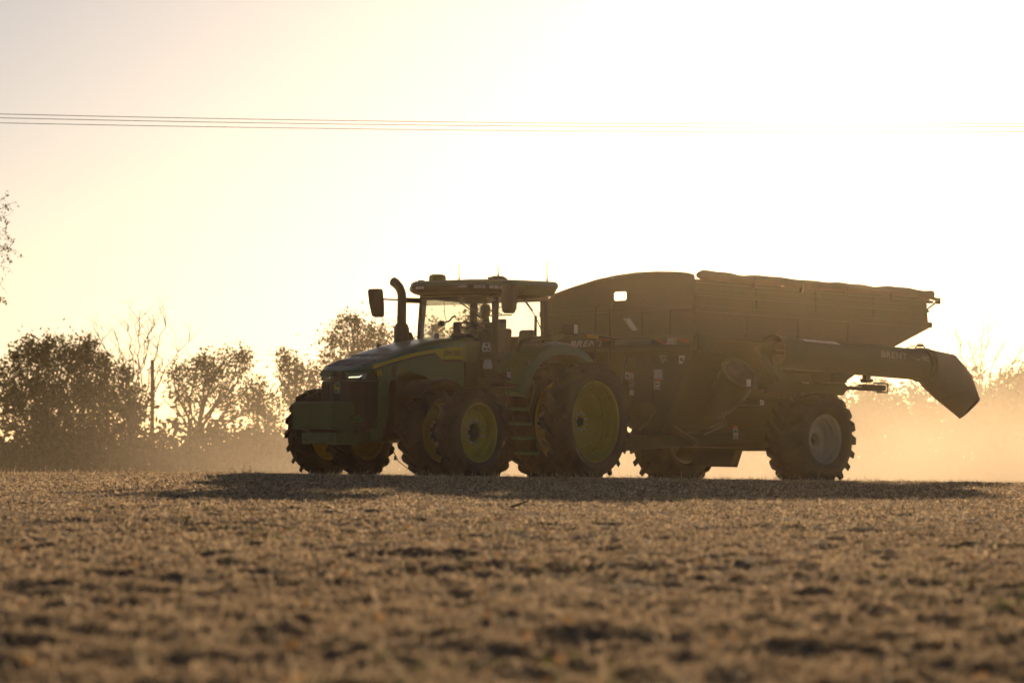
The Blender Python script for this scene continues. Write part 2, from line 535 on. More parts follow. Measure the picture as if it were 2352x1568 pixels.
# ------------------------------------------------------------------ wheels
def tyre_mb(Rr, W, r_in, lugs, lug_h, lug_w, ang=.55, squat=0.0):
    c = Rr - lug_h
    mb = MB()
    hw = W / 2
    prof = [(r_in, -hw * .72), (r_in + .03, -hw * .80), ((r_in + c) / 2, -hw * 1.0), (c - .10, -hw * .97), (c - .03, -hw * .86), (c, -hw * .6),
            (c + .012, 0), (c, hw * .6), (c - .03, hw * .86), (c - .10, hw * .97), ((r_in + c) / 2, hw * 1.0), (r_in + .03, hw * .80), (r_in, hw * .72)]
    mb.revolve(prof, 64)
    def surf(y, a, rr):
        return Vector((rr * math.cos(a), y, rr * math.sin(a)))
    for sd in (-1, 1):
        for k in range(lugs):
            a0 = 2 * math.pi * (k + (.5 if sd > 0 else 0)) / lugs
            secs = []
            for t_ in (0, .35, .7, .92, 1.0):
                y = sd * hw * (-.02 + .98 * t_)
                a = a0 + ang * (t_ ** .85) * W / Rr * .9
                f = 1.0 if t_ < .9 else .93
                rt = Rr if t_ < .6 else Rr - .012 * (t_ - .6) / .4
                if t_ > .95: rt = Rr - .06
                base = c - .02 if t_ < .9 else c - .11
                lw = lug_w * (1.0 + .35 * t_) / Rr / 2
                secs.append([surf(y, a - lw * 1.25, base), surf(y, a - lw, rt), surf(y, a + lw, rt), surf(y, a + lw * 1.25, base)])
            mb.loft(secs)
    return mb

def rim_mb(Ro, hw, dish, hub_r, steps):
    """rim with outer flange at +hw, disc dished inward by 'dish' from the outer flange"""
    mb = MB()
    prof = [(Ro - .02, hw - .03), (Ro + .022, hw - .012), (Ro + .022, hw), (Ro, hw + .004), (Ro - .025, hw - .03), (Ro - .028, hw - .09),
            (Ro - .055, hw - .11), (Ro - .06, hw - .16)]
    prof += [(Ro - a, hw - b) for a, b in steps]
    prof += [(hub_r + .10, hw - dish), (hub_r, hw - dish), (hub_r * .95, hw - dish - .08)]
    mb.revolve(prof, 64)
    back = [(Ro - .06, -hw + .16), (Ro - .03, -hw + .09), (Ro - .02, -hw + .03), (Ro + .022, -hw)]
    mb.revolve([(Ro - .06, hw - .16)] + back, 48)
    return mb

def make_wheel(parent, name, loc, Rr, W, rimR, lugs, lug_h, lug_w, dish, hub_r, steps, bolts, bolt_r, rimmat, hubmat, ang=.55):
    w = empty(name, loc, parent)
    tyre_mb(Rr, W, rimR - .01, lugs, lug_h, lug_w, ang).build('tyre', M['rubber'], w, smooth=True, angle=28)
    rim_mb(rimR, W * .40, dish, hub_r, steps).build('rim', rimmat, w, smooth=True, angle=35)
    hb = MB()
    y0 = W * .40 - dish
    hb.revolve([(.001, y0 + .035), (hub_r * .62, y0 + .03), (hub_r * .66, y0 - .04), (hub_r, y0 - .05)], 28)
    hb.build('hub', M['hub'], w, smooth=True, angle=35)
    b0 = MB().tube([(0, -.02, 0), (0, .035, 0)], .019, 6).build('wheel_bolt', M['silver'], w)
    for k in range(bolts):
        a = 2 * math.pi * (k + .5) / bolts
        bb = b0
        if k:
            bb = b0.copy(); COL.objects.link(bb)
        bb.location = (bolt_r * math.cos(a), y0, bolt_r * math.sin(a))
    return w

# ------------------------------------------------------------------ tractor
TR = vehicle_root('tractor', -1.878, 50.74, 53)
tag(TR, 'green tractor with yellow rims and dual tyres pulling the grain cart', 'tractor')

FW = make_wheel(TR, 'wheel', (0, 1.52, .715), .725, .42, .455, 18, .055, .055, .10, .155, [(.07, .13), (.12, .11), (.2, .095)], 10, .185, M['yellow'], M['dark'])
for yy in (.76, -.76, -1.60):
    c = copy_tree(FW, TR); c.location = (0, yy, .715)
    c.rotation_euler = (0, rng.random() * 6, math.pi if yy < 0 else 0)
RW = make_wheel(TR, 'wheel', (-3.13, 1.53, .965), .995, .50, .655, 21, .062, .065, .33, .10,
                [(.064, .175), (.085, .18), (.085, .205), (.115, .21), (.12, .24), (.155, .235), (.24, .225), (.265, .25), (.30, .25), (.325, .28), (.38, .285), (.41, .31), (.45, .315)], 10, .15, M['yellow'], M['dark'])
for yy in (.76, -.76, -1.52):
    c = copy_tree(RW, TR); c.location = (-3.13, yy, .965)
    c.rotation_euler = (0, rng.random() * 6, math.pi if yy < 0 else 0)

def mirror_y(mb):
    n = len(mb.v)
    mb.v += [(x, -y, z) for x, y, z in mb.v]
    mb.f += [tuple(i + n for i in reversed(f)) for f in mb.f]
    return mb

# chassis
ch = MB()
ch.b2((1.15, -.26, .62), (-3.6, .26, 1.10)).b2((.55, -.42, .72), (-1.2, .42, 1.55)).b2((-1.2, -.5, .85), (-3.4, .5, 1.5))
ch.b2((1.9, -.22, .60), (.9, .22, .80))
ch.build('chassis', M['dark'], TR, bevel=.02)
ax = MB()
ax.tube([(0, -1.65, .715), (0, 1.5, .715)], .09, 12).tube([(0, -.55, .72), (0, .55, .72)], .17, 12).box((0, 0, .8), (.3, .7, .3))
ax.build('front_axle', M['green'], TR, smooth=True)
ax = MB()
ax.tube([(-3.05, -1.55, .955), (-3.05, 1.4, .955)], .075, 12).tube([(-3.05, -.62, .955), (-3.05, .62, .955)], .2, 14)
ax.build('rear_axle', M['green'], TR, smooth=True)
fb = MB()
fb.b2((1.95, -.34, .50), (1.30, .38, .68)).b2((1.98, -.30, .53), (1.85, .30, .66)).b2((1.3, -.30, .55), (.7, .30, .72))
for yy in (-.25, .0, .22): fb.b2((2.0, yy - .03, .545), (1.94, yy + .03, .60))
fb.build('front_support', M['green'], TR, bevel=.012)

# hood: shell lofted along the tractor
HS = [(1.47, .20, 1.665, 1.62), (1.41, .45, 1.69, 1.63), (1.30, .478, 1.738, 1.66), (1.08, .485, 1.815, 1.70), (.5, .495, 1.99, 1.80), (0, .50, 2.115, 1.87),
      (-.57, .50, 2.225, 1.9), (-1.08, .50, 2.285, 1.9), (-1.46, .50, 2.31, 1.9)]
def hood_section(X, w, zt, zb):
    pts = [(-w, zb), (-w, zt - .10), (-w * .94, zt - .035), (-w * .84, zt - .004), (-w * .55, zt + .012), (-w * .2, zt + .006)]
    pts += [(-y, z) for y, z in reversed(pts)]
    return [Vector((X, y, z)) for y, z in pts]
MB().loft([hood_section(*h) for h in HS]).build('hood', M['green'], TR, smooth=True, angle=32)
def zt_at(X):
    for a, b in zip(HS[:-1], HS[1:]):
        if b[0] <= X <= a[0]:
            t = (X - a[0]) / (b[0] - a[0]); return a[2] + t * (b[2] - a[2])
    return HS[-1][2]
# vents on the hood top (dark recess frames) and a small badge
def hood_patch(x0, x1, y0, y1, dz=.006, skew=0.0):
    mb = MB(); n = 5; secs = []
    for i in range(n):
        X = x0 + (x1 - x0) * i / (n - 1); z = zt_at(X) + .012 + dz
        secs.append([Vector((X, y0 + skew * i / (n - 1), z - .03)), Vector((X, y0 + skew * i / (n - 1), z)), Vector((X, y1, z)), Vector((X, y1, z - .03))])
    return mb.loft(secs)
for (a, b, c, d) in ((1.28, .95, -.38, -.16), (1.28, .95, -.10, .16), (1.26, .98, .22, .36)):
    hood_patch(a, b, c, d, .002).build('hood_vent', M['black'], TR)
for (a, b, c, d) in ((.74, .64, -.36, -.06), (.74, .64, .02, .34)):
    hood_patch(a, b, c, d, .004).build('hood_vent', M['black'], TR)
hood_patch(.88, .80, -.15, -.12, .004).build('hood_badge', M['grey_sticker'], TR)
MB().box((-.05, -.44, 2.13), (.09, .03, .07)).build('hood_latch', M['black'], TR)

# side panels, black lower band, bezel, stripe (both sides)
for sd, nm in ((1, ''), (-1, '')):
    y0, y1 = (.475, .502) if sd > 0 else (-.502, -.475)
    q = MB().prism([(1.14, 1.62), (1.27, 1.70), (.5, 1.90), (-.35, 2.03), (-1.1, 1.96), (-1.14, 1.50), (-.35, 1.50), (-.12, 1.62), (.32, 1.68), (.78, 1.545), (.95, 1.60)], 'y', y0, y1)
    q.build('side_panel', M['green'], TR, bevel=.008)
    y0, y1 = (.47, .512) if sd > 0 else (-.512, -.47)
    q = MB().prism([(1.12, 1.60), (.96, 1.70), (.78, 1.545), (.83, 1.42), (.84, .98), (.90, .78), (1.05, .60), (1.28, .56), (1.28, .70), (1.16, .76), (1.07, .92), (1.09, 1.50)], 'y', y0, y1)
    q.build('bezel', M['green'], TR, bevel=.01)
    y0, y1 = (.496, .508) if sd > 0 else (-.508, -.496)
    up = [(1.22, 1.755), (.85, 1.845), (.5, 1.925), (.1, 2.005), (-.4, 2.085), (-.8, 2.125), (-1.05, 2.135)]
    lo = [(-1.07, 1.935), (-.52, 1.915), (-.34, 2.015), (.1, 1.95), (.5, 1.868), (.85, 1.79), (1.20, 1.70)]
    MB().prism(up + lo, 'y', y0, y1).build('side_stripe', M['stripe'], TR)
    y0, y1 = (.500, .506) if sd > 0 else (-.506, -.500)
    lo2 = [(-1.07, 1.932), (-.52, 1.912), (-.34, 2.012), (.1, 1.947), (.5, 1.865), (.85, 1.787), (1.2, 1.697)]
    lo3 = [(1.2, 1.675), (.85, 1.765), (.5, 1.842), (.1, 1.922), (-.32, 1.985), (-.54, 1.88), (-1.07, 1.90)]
    MB().prism(lo2 + lo3, 'y', y0, y1).build('stripe_dark_line', M['black'], TR)  # thin black line along the lower edge of the stripe
    y0, y1 = (.485, .506) if sd > 0 else (-.506, -.485)
    MB().prism([(1.16, 1.665), (.98, 1.70), (.86, 1.64), (1.12, 1.55)], 'y', y0, y1).build('badge_panel', M['black'], TR)
    MB().prism([(.74, 1.76), (.62, 1.79), (.66, 1.60), (.76, 1.57)], 'y', y0 + sd * .002, y1 + sd * .002).build('side_vent', M['black'], TR)
XA, ZA = (-1, 0, 0), (0, 0, 1)
text('lettering', 'JOHN DEERE', M['ink'], TR, .118, face_m((-.80, .5095, 2.022), (-1, 0, .03), ZA), fit=.46)
text('lettering', '8R', M['yellow'], TR, .125, face_m((1.075, .513, 1.635), (-1, 0, .05), ZA), bold=.002, sx=.95)
text('lettering', '340', M['yellow'], TR, .085, face_m((.47, .506, 1.695), (-1, 0, .22), ZA), sx=1.05)
text('lettering', 'Green', M['red'], TR, .05, face_m((.47, .506, 1.765), (-1, 0, .22), ZA), shear=.3) if False else None

# grille prow and headlamp band
def prow(z0, z1, s=1.0, dx=0.0):
    f = lambda x, y: (x + dx, y * s)
    return MB().prism([f(1.02, -.47), f(1.02, .47), f(1.33, .47), f(1.455, .20), f(1.50, .08), f(1.50, -.08), f(1.455, -.20), f(1.33, -.47)], 'z', z0, z1)
prow(.74, 1.505).build('grille', M['black'], TR, bevel=.015)
gr = MB()
for i in range(13):
    t = (i + .5) / 13
    for sd in (-1, 1):
        p = Vector((1.45 - .12 * t, sd * (.21 + .25 * t), 0))
        gr.b2((p.x - .004, p.y - .006, .80), (p.x + .016, p.y + .006, 1.46))
tag(gr.build('grille_slats', M['dark'], TR), kind='stuff')
prow(1.51, 1.655, .985, -.012).build('lamp_band', M['black'], TR, bevel=.008)
for sd in (1, -1):
    lamp = empty('headlight', (0, 0, 0), TR)
    def on(t, z, off):   # on the slanted band face
        a = Vector((1.443, .197)); b = Vector((1.318, .463)); n = Vector((.905, .425))
        p = a + (b - a) * t + n * off
        return Vector((p.x, sd * p.y, z))
    def patch(pts, d=.012, o=.003):
        mb = MB(); n = len(pts)
        vs = [on(t, z, o) for t, z in pts] + [on(t, z, o + d) for t, z in pts]
        return mb.add(vs, [tuple(range(n)), tuple(range(2 * n - 1, n - 1, -1))] + [(i, (i + 1) % n, (i + 1) % n + n, i + n) for i in range(n)])
    patch([(-.10, 1.528), (.97, 1.525), (1.02, 1.645), (-.05, 1.645)], .004).build('lamp_housing', M['black'], lamp)
    patch([(.70, 1.528), (.92, 1.53), (1.02, 1.645), (.93, 1.635), (.74, 1.575)], .006, .008).build('reflector', M['white'], lamp)
    patch([(-.02, 1.548), (.58, 1.556), (.58, 1.576), (-.02, 1.570)], .006, .010).build('running_light', M['led'], lamp)
    patch([(.58, 1.556), (.83, 1.604), (.83, 1.626), (.58, 1.576)], .006, .016).build('running_light', M['led_white'], lamp)
    patch([(-.12, 1.520), (1.0, 1.515), (1.05, 1.65), (-.07, 1.65)], .003, .024).build('lamp_glass', M['lens'], lamp)
# emblem: rounded shield with a leaping deer
em = MB()
Rz = Matrix.Identity(3)
shield = [(-.055, -.075), (-.03, -.092), (.03, -.092), (.055, -.075), (.062, .05), (.045, .085), (-.045, .085), (-.062, .05)]
MB().prism([(y, z + 1.40) for y, z in shield], 'x', 1.501, 1.512).build('emblem', M['letter_dim'], TR)
MB().prism([(y * .86, z * .88 + 1.40) for y, z in shield], 'x', 1.512, 1.516).build('emblem_field', M['green'], TR)
deer = [(.042, .0), (.030, .012), (.022, .004), (-.020, .010), (-.030, .028), (-.022, .048), (-.034, .052), (-.040, .03), (-.046, .022), (-.036, .014), (-.030, -.008), (-.050, -.022), (-.046, -.030), (-.020, -.018), (.012, -.016), (.030, -.040), (.048, -.046), (.030, -.016)]
MB().prism([(y, z + 1.395) for y, z in deer], 'x', 1.516, 1.519).build('emblem_deer', M['yellow'], TR)

# suitcase weights
wt = MB().prism([(2.07, .73), (2.07, 1.12), (2.03, 1.165), (1.56, 1.165), (1.52, 1.13), (1.515, .97), (1.60, .965), (1.60, .85), (1.53, .84), (1.52, .68), (1.62, .665), (1.86, .725)], 'y', -.0125, .0125)
w0 = wt.build('suitcase_weight', M['green'], TR, bevel=.006)
w0.location.y = -.41
for i in range(1, 22):
    c = w0.copy(); COL.objects.link(c); c.location.y = -.41 + i * .0372
MB().b2((1.62, -.44, .86), (1.36, .44, .955)).b2((1.5, .385, .855), (1.40, .46, .96)).build('weight_bracket', M['green'], TR, bevel=.008)

# front fenders over the inner duals
def arc_fender(cx, cz, rad, y0, y1, a0, a1, th=.02, lip=.06, n=18):
    secs = []
    for i in range(n + 1):
        a = R(a0 + (a1 - a0) * i / n); c, s_ = math.cos(a), math.sin(a)
        P = lambda r_, y: Vector((cx + r_ * c, y, cz + r_ * s_))
        secs.append([P(rad, y0), P(rad, y1), P(rad - lip, y1 + .012), P(rad - lip, y1 - .012), P(rad - th, y1 - .03), P(rad - th, y0)])
    return MB().loft(secs)
for sd in (1, -1):
    y0, y1 = (.52, 1.0) if sd > 0 else (-1.0, -.52)
    arc_fender(0, .715, .86, y0, y1, 40, 172, lip=.03).build('front_fender', M['black'], TR, smooth=True)
# rear fenders
for sd in (1, -1):
    secs = []
    prof = [(-1.86, 1.42), (-1.98, 1.66), (-2.14, 1.92), (-2.36, 2.10), (-2.70, 2.24), (-3.10, 2.305), (-3.50, 2.28), (-3.85, 2.17), (-4.08, 2.00), (-4.20, 1.86)]
    for X, Z in prof:
        d = Vector((X + 3.05, Z - .955)).normalized()
        def P(off, y): return Vector((X - d.x * off, sd * y, Z - d.y * off))
        secs.append([P(0, .46), P(0, .96), P(.05, 1.06), P(.20, 1.09), P(.205, 1.04), P(.04, .46)])
    MB().loft(secs).build('rear_fender', M['green'], TR, smooth=True, angle=30)
    MB().prism([(X + .03 if X < -3 else X - .03, Z - .02) for X, Z in prof] + [(-4.1, 1.2), (-2.0, 1.0)], 'y', sd * .44, sd * .475).build('fender_wall', M['dark'], TR)

# cab --------------------------------------------------------------
cab = MB()
AP, CP = (-1.56, .79), (-2.96, .80)
for sd in (1, -1):
    cab.loft([[Vector((-1.50 + dx, sd * (.76 + dy), 1.62)) for dx, dy in ((0, 0), (-.10, 0), (-.10, .07), (0, .07))],
              [Vector((-1.52 + dx, sd * (.745 + dy), 2.5)) for dx, dy in ((0, 0), (-.10, 0), (-.10, .075), (0, .075))],
              [Vector((-1.54 + dx, sd * (.71 + dy), 3.08)) for dx, dy in ((0, 0), (-.12, 0), (-.12, .08), (0, .08))]])
    cab.loft([[Vector((-2.92 + dx, sd * (.73 + dy), 1.7)) for dx, dy in ((0, 0), (-.12, 0), (-.12, .08), (0, .08))],
              [Vector((-2.90 + dx, sd * (.70 + dy), 3.06)) for dx, dy in ((0, 0), (-.12, 0), (-.12, .08), (0, .08))]])
    cab.b2((-1.6, sd * .80, 1.62), (-2.95, sd * .74, 1.74)).b2((-1.6, sd * .79, 2.98), (-2.95, sd * .70, 3.07))
cab.b2((-2.98, -.74, 2.28), (-3.06, .74, 2.40)).b2((-1.5, -.74, 1.55), (-3.0, .74, 1.64)).b2((-2.98, -.74, 2.98), (-3.06, .74, 3.07))
cab.b2((-1.5, -.74, 2.96), (-1.6, .74, 3.07))
cab.b2((-2.86, -.72, 1.64), (-3.04, .72, 2.33))
cab.build('cab_frame', M['black'], TR, bevel=.012)
# front cowl beside and behind the hood
MB().b2((-1.15, -.50, 1.42), (-1.50, .50, 2.26)).b2((-1.50, -.74, 1.30), (-1.62, .74, 1.62)).build('cab_cowl', M['black'], TR, bevel=.02)
# windshield (curved) and side panes
secs = []
for i in range(13):
    t = i / 12; y = -.74 + 1.48 * t; bulge = .09 * (1 - (2 * t - 1) ** 2)
    secs.append([Vector((-1.50 + bulge, y, 1.66)), Vector((-1.53 + bulge * .9, y * .97, 3.03))])
mbw = MB().loft(secs, cap=False, closed=False)
mbw.build('windshield', M['glass'], TR, smooth=True)
for sd in (1, -1):
    MB().add([(-1.60, sd * .80, 1.74), (-2.93, sd * .79, 1.74), (-2.92, sd * .745, 3.0), (-1.63, sd * .755, 3.0)], [(0, 1, 2, 3)]).build('side_window', M['glass'], TR)
MB().add([(-3.02, -.72, 2.38), (-3.02, .72, 2.38), (-3.0, .70, 3.0), (-3.0, -.70, 3.0)], [(0, 1, 2, 3)]).build('rear_window', M['glass'], TR)
# roof
def roof_loop(s, z, dx=0.0):
    P = [(-1.14, -.62), (-1.14, .62), (-1.30, .80), (-1.62, .93), (-2.6, .95), (-3.20, .87), (-3.28, .70), (-3.28, -.70), (-3.20, -.87), (-2.6, -.95), (-1.62, -.93), (-1.30, -.80)]
    cx = -2.25
    return [Vector((cx + (x - cx) * s + dx, y * s, z + (.032 * (-1.15 - x) if z > 3.09 else 0))) for x, y in P]
MB().loft([roof_loop(.86, 3.05), roof_loop(.93, 3.075), roof_loop(.97, 3.10), roof_loop(1.0, 3.165), roof_loop(.99, 3.222), roof_loop(.955, 3.25), roof_loop(.5, 3.262)]).build('cab_roof', M['green'], TR, smooth=True, angle=25)
MB().loft([roof_loop(.84, 3.00), roof_loop(.88, 3.052)]).build('roof_liner', M['black'], TR)
def visor_loop(s, z):
    P = [(-1.14, -.62), (-1.14, .62), (-1.30, .80), (-1.62, .93), (-2.15, .945), (-2.15, -.945), (-1.62, -.93), (-1.30, -.80)]
    return [Vector((-2.25 + (x + 2.25) * s, y * s, z)) for x, y in P]
MB().loft([visor_loop(.90, 3.035), visor_loop(.965, 3.06), visor_loop(1.004, 3.10), visor_loop(1.008, 3.168), visor_loop(.99, 3.172)]).build('roof_visor', M['black'], TR, smooth=True, angle=25)
# roof lamps: front corners and rear corners
def lampbar(c, xa, w, h, nm='work_light', n=3):
    xa = Vector(xa).normalized(); m = face_m(c, xa, (0, 0, 1)); e = empty(nm, (0, 0, 0), TR); e.matrix_local = m
    MB().box((0, 0, -.02), (w, h, .06)).build('lamp_body', M['black'], e)
    for i in range(n):
        MB().box((-w / 2 + w * (i + .5) / n, 0, .014), (w / n * .8, h * .7, .012)).build('lamp_lens', M['silver'], e)
for sd in (1, -1):
    for (cx, cy, xa, w) in ((-1.225, .715, (-.66, .75 , 0), .20), (-1.47, .868, (-.93, .37, 0), .30), (-1.75, .935, (-1, .03, 0), .18)):
        lampbar((cx, sd * cy, 3.13), (xa[0] * sd, xa[1], 0), w, .075)
    lampbar((-3.285, sd * .62, 3.17), (0, -1, 0), .18, .07)
lampbar((-1.135, -.45, 3.135), (0, 1, 0), .18, .06)
lampbar((-1.135, .45, 3.135), (0, 1, 0), .18, .06)
# things on the roof
g_ = MB().revolve([(.001, .095), (.10, .092), (.135, .07), (.142, .03), (.142, -.02)], 24)
g_.v = [(x, -z, y) for x, y, z in g_.v]
g_.build('satellite_receiver', M['yellow'], TR, smooth=True, loc=(-1.42, -.32, 3.275))
MB().loft([[Vector((-2.06 + x * s, .46 + y * s, z)) for x, y in ((-.16, -.1), (.16, -.1), (.16, .1), (-.16, .1))] for s, z in ((1, 3.26), (.8, 3.33), (.45, 3.36))]).build('roof_beacon_base', M['black'], TR, smooth=True)
MB().b2((-1.72, .50, 3.26), (-1.84, .60, 3.325)).build('roof_sensor', M['black'], TR, bevel=.008)
MB().b2((-1.27, -.62, 3.20), (-1.36, -.54, 3.275)).build('roof_sensor', M['black'], TR, bevel=.008)
for (x, y, z0, z1, r_) in ((-1.66, -.05, 3.26, 3.56, .009), (-2.06, .46, 3.34, 3.55, .009), (-3.08, .72, 3.30, 3.66, .010)):
    MB().tube([(x, y, z0), (x + .005, y, z0 + .08), (x + .01, y, z1)], [r_ * 2, r_, r_ * .6], 6).build('antenna', M['dark'], TR)
# mirrors
for sd in (-1, 1):
    mi = empty('mirror', (0, 0, 0), TR)
    ys = (-1.52, -1.27) if sd < 0 else (1.31, 1.56)
    def msec(z, w, t):
        yc = (ys[0] + ys[1]) / 2 + (-.035 if sd < 0 else .02) * (3.13 - z) / .46 * -1 * (1 if sd > 0 else -1) * sd
        tilt = .10 * (3.13 - z)
        x0 = -1.10 - tilt * (0 if sd > 0 else 1)
        return [Vector((x0 + .05 * t, yc - w / 2, z)), Vector((x0 + .07 * t, yc - w * .3, z)), Vector((x0 + .07 * t, yc + w * .3, z)), Vector((x0 + .05 * t, yc + w / 2, z)), Vector((x0 - .05, yc + w / 2, z)), Vector((x0 - .05, yc - w / 2, z))]
    MB().loft([msec(2.67, .13, .5), msec(2.70, .19, 1), msec(2.9, .24, 1.1), msec(3.10, .25, 1), msec(3.14, .22, .6)]).build('mirror_housing', M['black'], mi, smooth=True, angle=35)
    MB().b2((-1.162, ys[0] + .03, 2.73), (-1.156, ys[1] - .03, 3.1)).build('mirror_glass', M['silver'], mi)
    y1 = ys[1] - .05 if sd < 0 else ys[0] + .05
    MB().tube([(-1.13, y1, 2.97), (-1.2, sd * 1.1, 2.96), (-1.50, sd * .76, 2.95)], .013, 8).tube([(-1.3, sd * 1.0, 2.955), (-1.52, sd * .76, 2.95)], .045, 8).build('mirror_arm', M['black'], mi, smooth=True)
# exhaust stack and intake
ex = MB().tube([(-1.02, -.75, 2.0), (-1.02, -.75, 2.5), (-1.02, -.75, 2.95), (-1.01, -.75, 3.05), (-.95, -.75, 3.14), (-.84, -.75, 3.21), (-.79, -.75, 3.225)], [.078, .078, .074, .074, .076, .08, .078], 16)
ex.build('exhaust_stack', M['black'], TR, smooth=True, angle=50)
MB().tube([(-1.02, -.75, 1.85), (-1.02, -.75, 2.46), (-1.02, -.75, 2.54)], [.13, .13, .10], 14).prism([(-1.02, 2.2), (-1.02, 2.42), (-1.18, 2.40), (-1.24, 2.30), (-1.30, 2.18), (-1.30, 1.9), (-1.02, 1.9)], 'y', -.86, -.66).build('exhaust_shield', M['black'], TR, smooth=True)
# wipers, handles
MB().tube([(-1.41, .10, 3.02), (-1.30, .30, 2.86), (-1.36, .62, 2.66)], [.014, .014, .007], 6).tube([(-1.40, .17, 3.0), (-1.38, .66, 2.60)], .009, 6).build('wiper', M['black'], TR)
MB().tube([(-2.30, .785, 3.0), (-2.62, .82, 2.72), (-2.82, .81, 2.48)], [.008, .008, .012], 6).tube([(-2.36, .79, 2.98), (-2.55, .82, 2.80)], .01, 6).build('wiper', M['black'], TR)
MB().tube([(-2.05, .86, 2.10), (-2.14, .89, 2.24), (-2.4, .89, 2.33), (-2.8, .87, 2.36)], [.05, .048, .04, .03], 8).build('grab_rail', M['black'], TR, smooth=True)
MB().b2((-2.62, .80, 2.35), (-2.66, .83, 2.72)).build('door_handle', M['black'], TR)
MB().tube([(-1.46, -.71, 2.45), (-1.46, -.71, 2.78)], .016, 6).build('grab_handle', M['dark'], TR)
for (x, z) in ((-1.32, 2.14), (-1.36, 1.86)):
    e = empty('work_light', (0, 0, 0), TR); e.matrix_local = face_m((x, .80, z), (-.75, .66, 0), (0, 0, 1))
    MB().prism([(-.06, -.07), (.06, -.07), (.075, -.03), (.05, .075), (-.05, .075), (-.075, -.03)], 'z', -.03, .02).build('lamp_body', M['grey_sticker'], e)
    for (a, b) in ((-.032, -.03), (.032, -.03), (0, .038)):
        MB().tube([(a, b, .018), (a, b, .026)], .022, 10).build('lamp_lens', M['ink' if z > 2 else 'silver'], e)
    MB().b2((x - .05, .74, z - .03), (x + .03, .79, z + .03)).build('lamp_bracket', M['black'], TR)
# rear warning arm on the left
MB().prism([(.40, 2.46), (.40, 2.52), (1.0, 2.49), (1.56, 2.39), (1.56, 2.36), (1.22, 2.39), (1.0, 2.42)], 'x', -3.95, -3.88).build('warning_arm', M['black'], TR)
MB().prism([(.99, 2.405), (.99, 2.475), (1.23, 2.44), (1.23, 2.375)], 'x', -3.885, -3.87).build('amber_reflector', M['amber'], TR)
MB().prism([(1.27, 2.40), (1.30, 2.33), (1.44, 2.33), (1.48, 2.385)], 'x', -3.92, -3.86).build('tail_lamp', M['redlens'], TR)
MB().b2((-3.30, .86, 2.42), (-3.42, 1.12, 2.62)).build('rear_work_light', M['black'], TR, bevel=.02)
MB().b2((-3.31, 1.121, 2.45), (-3.41, 1.128, 2.60)).build('lamp_lens', M['grey_sticker'], TR)
MB().tube([(-3.05, .76, 2.42), (-3.36, .95, 2.44)], .02, 6).tube([(-3.2, .7, 2.3), (-3.36, .9, 2.42)], .025, 6).build('lamp_bracket', M['black'], TR)
# platform, steps, tank
MB().b2((-1.10, .45, .62), (-1.62, .98, 1.34)).build('fuel_tank', M['dark'], TR, bevel=.05)
MB().b2((-1.55, .74, 1.50), (-2.1, 1.0, 1.56)).b2((-1.25, .5, 1.36), (-1.75, .80, 1.50)).build('cab_platform', M['black'], TR)
for i, z in enumerate((1.36, 1.12, .88, .64, .395)):
    y = .93 + .065 * i
    MB().b2((-1.60, y, z), (-2.02 - (.05 if i == 4 else 0), y + .17, z + .045)).build('step', M['green'], TR, bevel=.006)
lad = MB()
lad.tube([(-1.59, 1.02, 1.5), (-1.59, 1.30, .40)], .012, 6)
lad.build('step_rail', M['dark'], TR)
MB().tube([(-2.06, 1.02, 1.5), (-2.08, 1.33, .40)], .012, 6).build('step_rail', M['dark'], TR)
MB().tube([(-2.16, 1.02, 1.95), (-2.22, 1.12, 1.5), (-2.1, 1.1, 1.1)], .014, 6).build('handrail', M['dark'], TR)
MB().tube([(-1.6, .95, 1.75), (-1.58, 1.0, 1.0)], .014, 6).build('handrail', M['dark'], TR)
MB().b2((-1.87, .812, 1.66), (-1.98, .818, 1.76)).build('warning_decal', M['white'], TR)
MB().b2((-1.12, .985, 1.20), (-1.22, .99, 1.34)).build('warning_decal', M['white'], TR)
text('lettering', 'ILS', M['letter_dim'], TR, .07, face_m((-2.02, .80, 1.82), (-1, 0, 0), ZA), shear=.3)
# underside hoses and three point arms
MB().tube([(.62, .30, .62), (.60, .42, .42), (.56, .5, .25), (.40, .62, .10), (.30, .70, .02)], .008, 6).box((.585, .455, .30), (.03, .03, .07)).build('hanging_hose', M['dark'], TR)
MB().tube([(-3.3, .3, .8), (-4.0, .42, .55)], .05, 8).tube([(-3.3, -.3, .8), (-4.0, -.42, .55)], .05, 8).b2((-3.3, -.06, .42), (-4.2, .06, .50)).b2((-3.5, -.4, 1.0), (-3.75, .4, 1.6)).build('rear_hitch', M['dark'], TR, smooth=True)
MB().b2((-3.05, -.5, 1.6), (-3.5, .5, 2.2)).build('rear_deck', M['dark'], TR, bevel=.03)

# cab interior
MB().b2((-2.62, -.28, 2.00), (-2.15, .26, 2.12)).prism([(-2.60, 2.08), (-2.50, 2.08), (-2.64, 2.50), (-2.72, 2.53), (-2.77, 2.50), (-2.72, 2.1)], 'y', -.26, .24).prism([(-2.69, 2.52), (-2.72, 2.69), (-2.79, 2.69), (-2.78, 2.50)], 'y', -.13, .11).build('driver_seat', M['fabric'], TR, bevel=.04)
MB().b2((-2.80, .30, 1.95), (-2.45, .68, 2.05)).prism([(-2.78, 2.02), (-2.70, 2.02), (-2.80, 2.50), (-2.88, 2.50)], 'y', .34, .64).build('passenger_seat', M['fabric'], TR, bevel=.04)
MB().b2((-2.0, -.5, 2.10), (-2.65, -.30, 2.24)).b2((-2.10, -.52, 2.22), (-2.16, -.36, 2.62)).build('armrest_console', M['black'], TR, bevel=.02)
MB().b2((-2.30, -.62, 2.22), (-2.33, -.40, 2.40)).build('display', M['black'], TR, bevel=.01)
sw = MB()
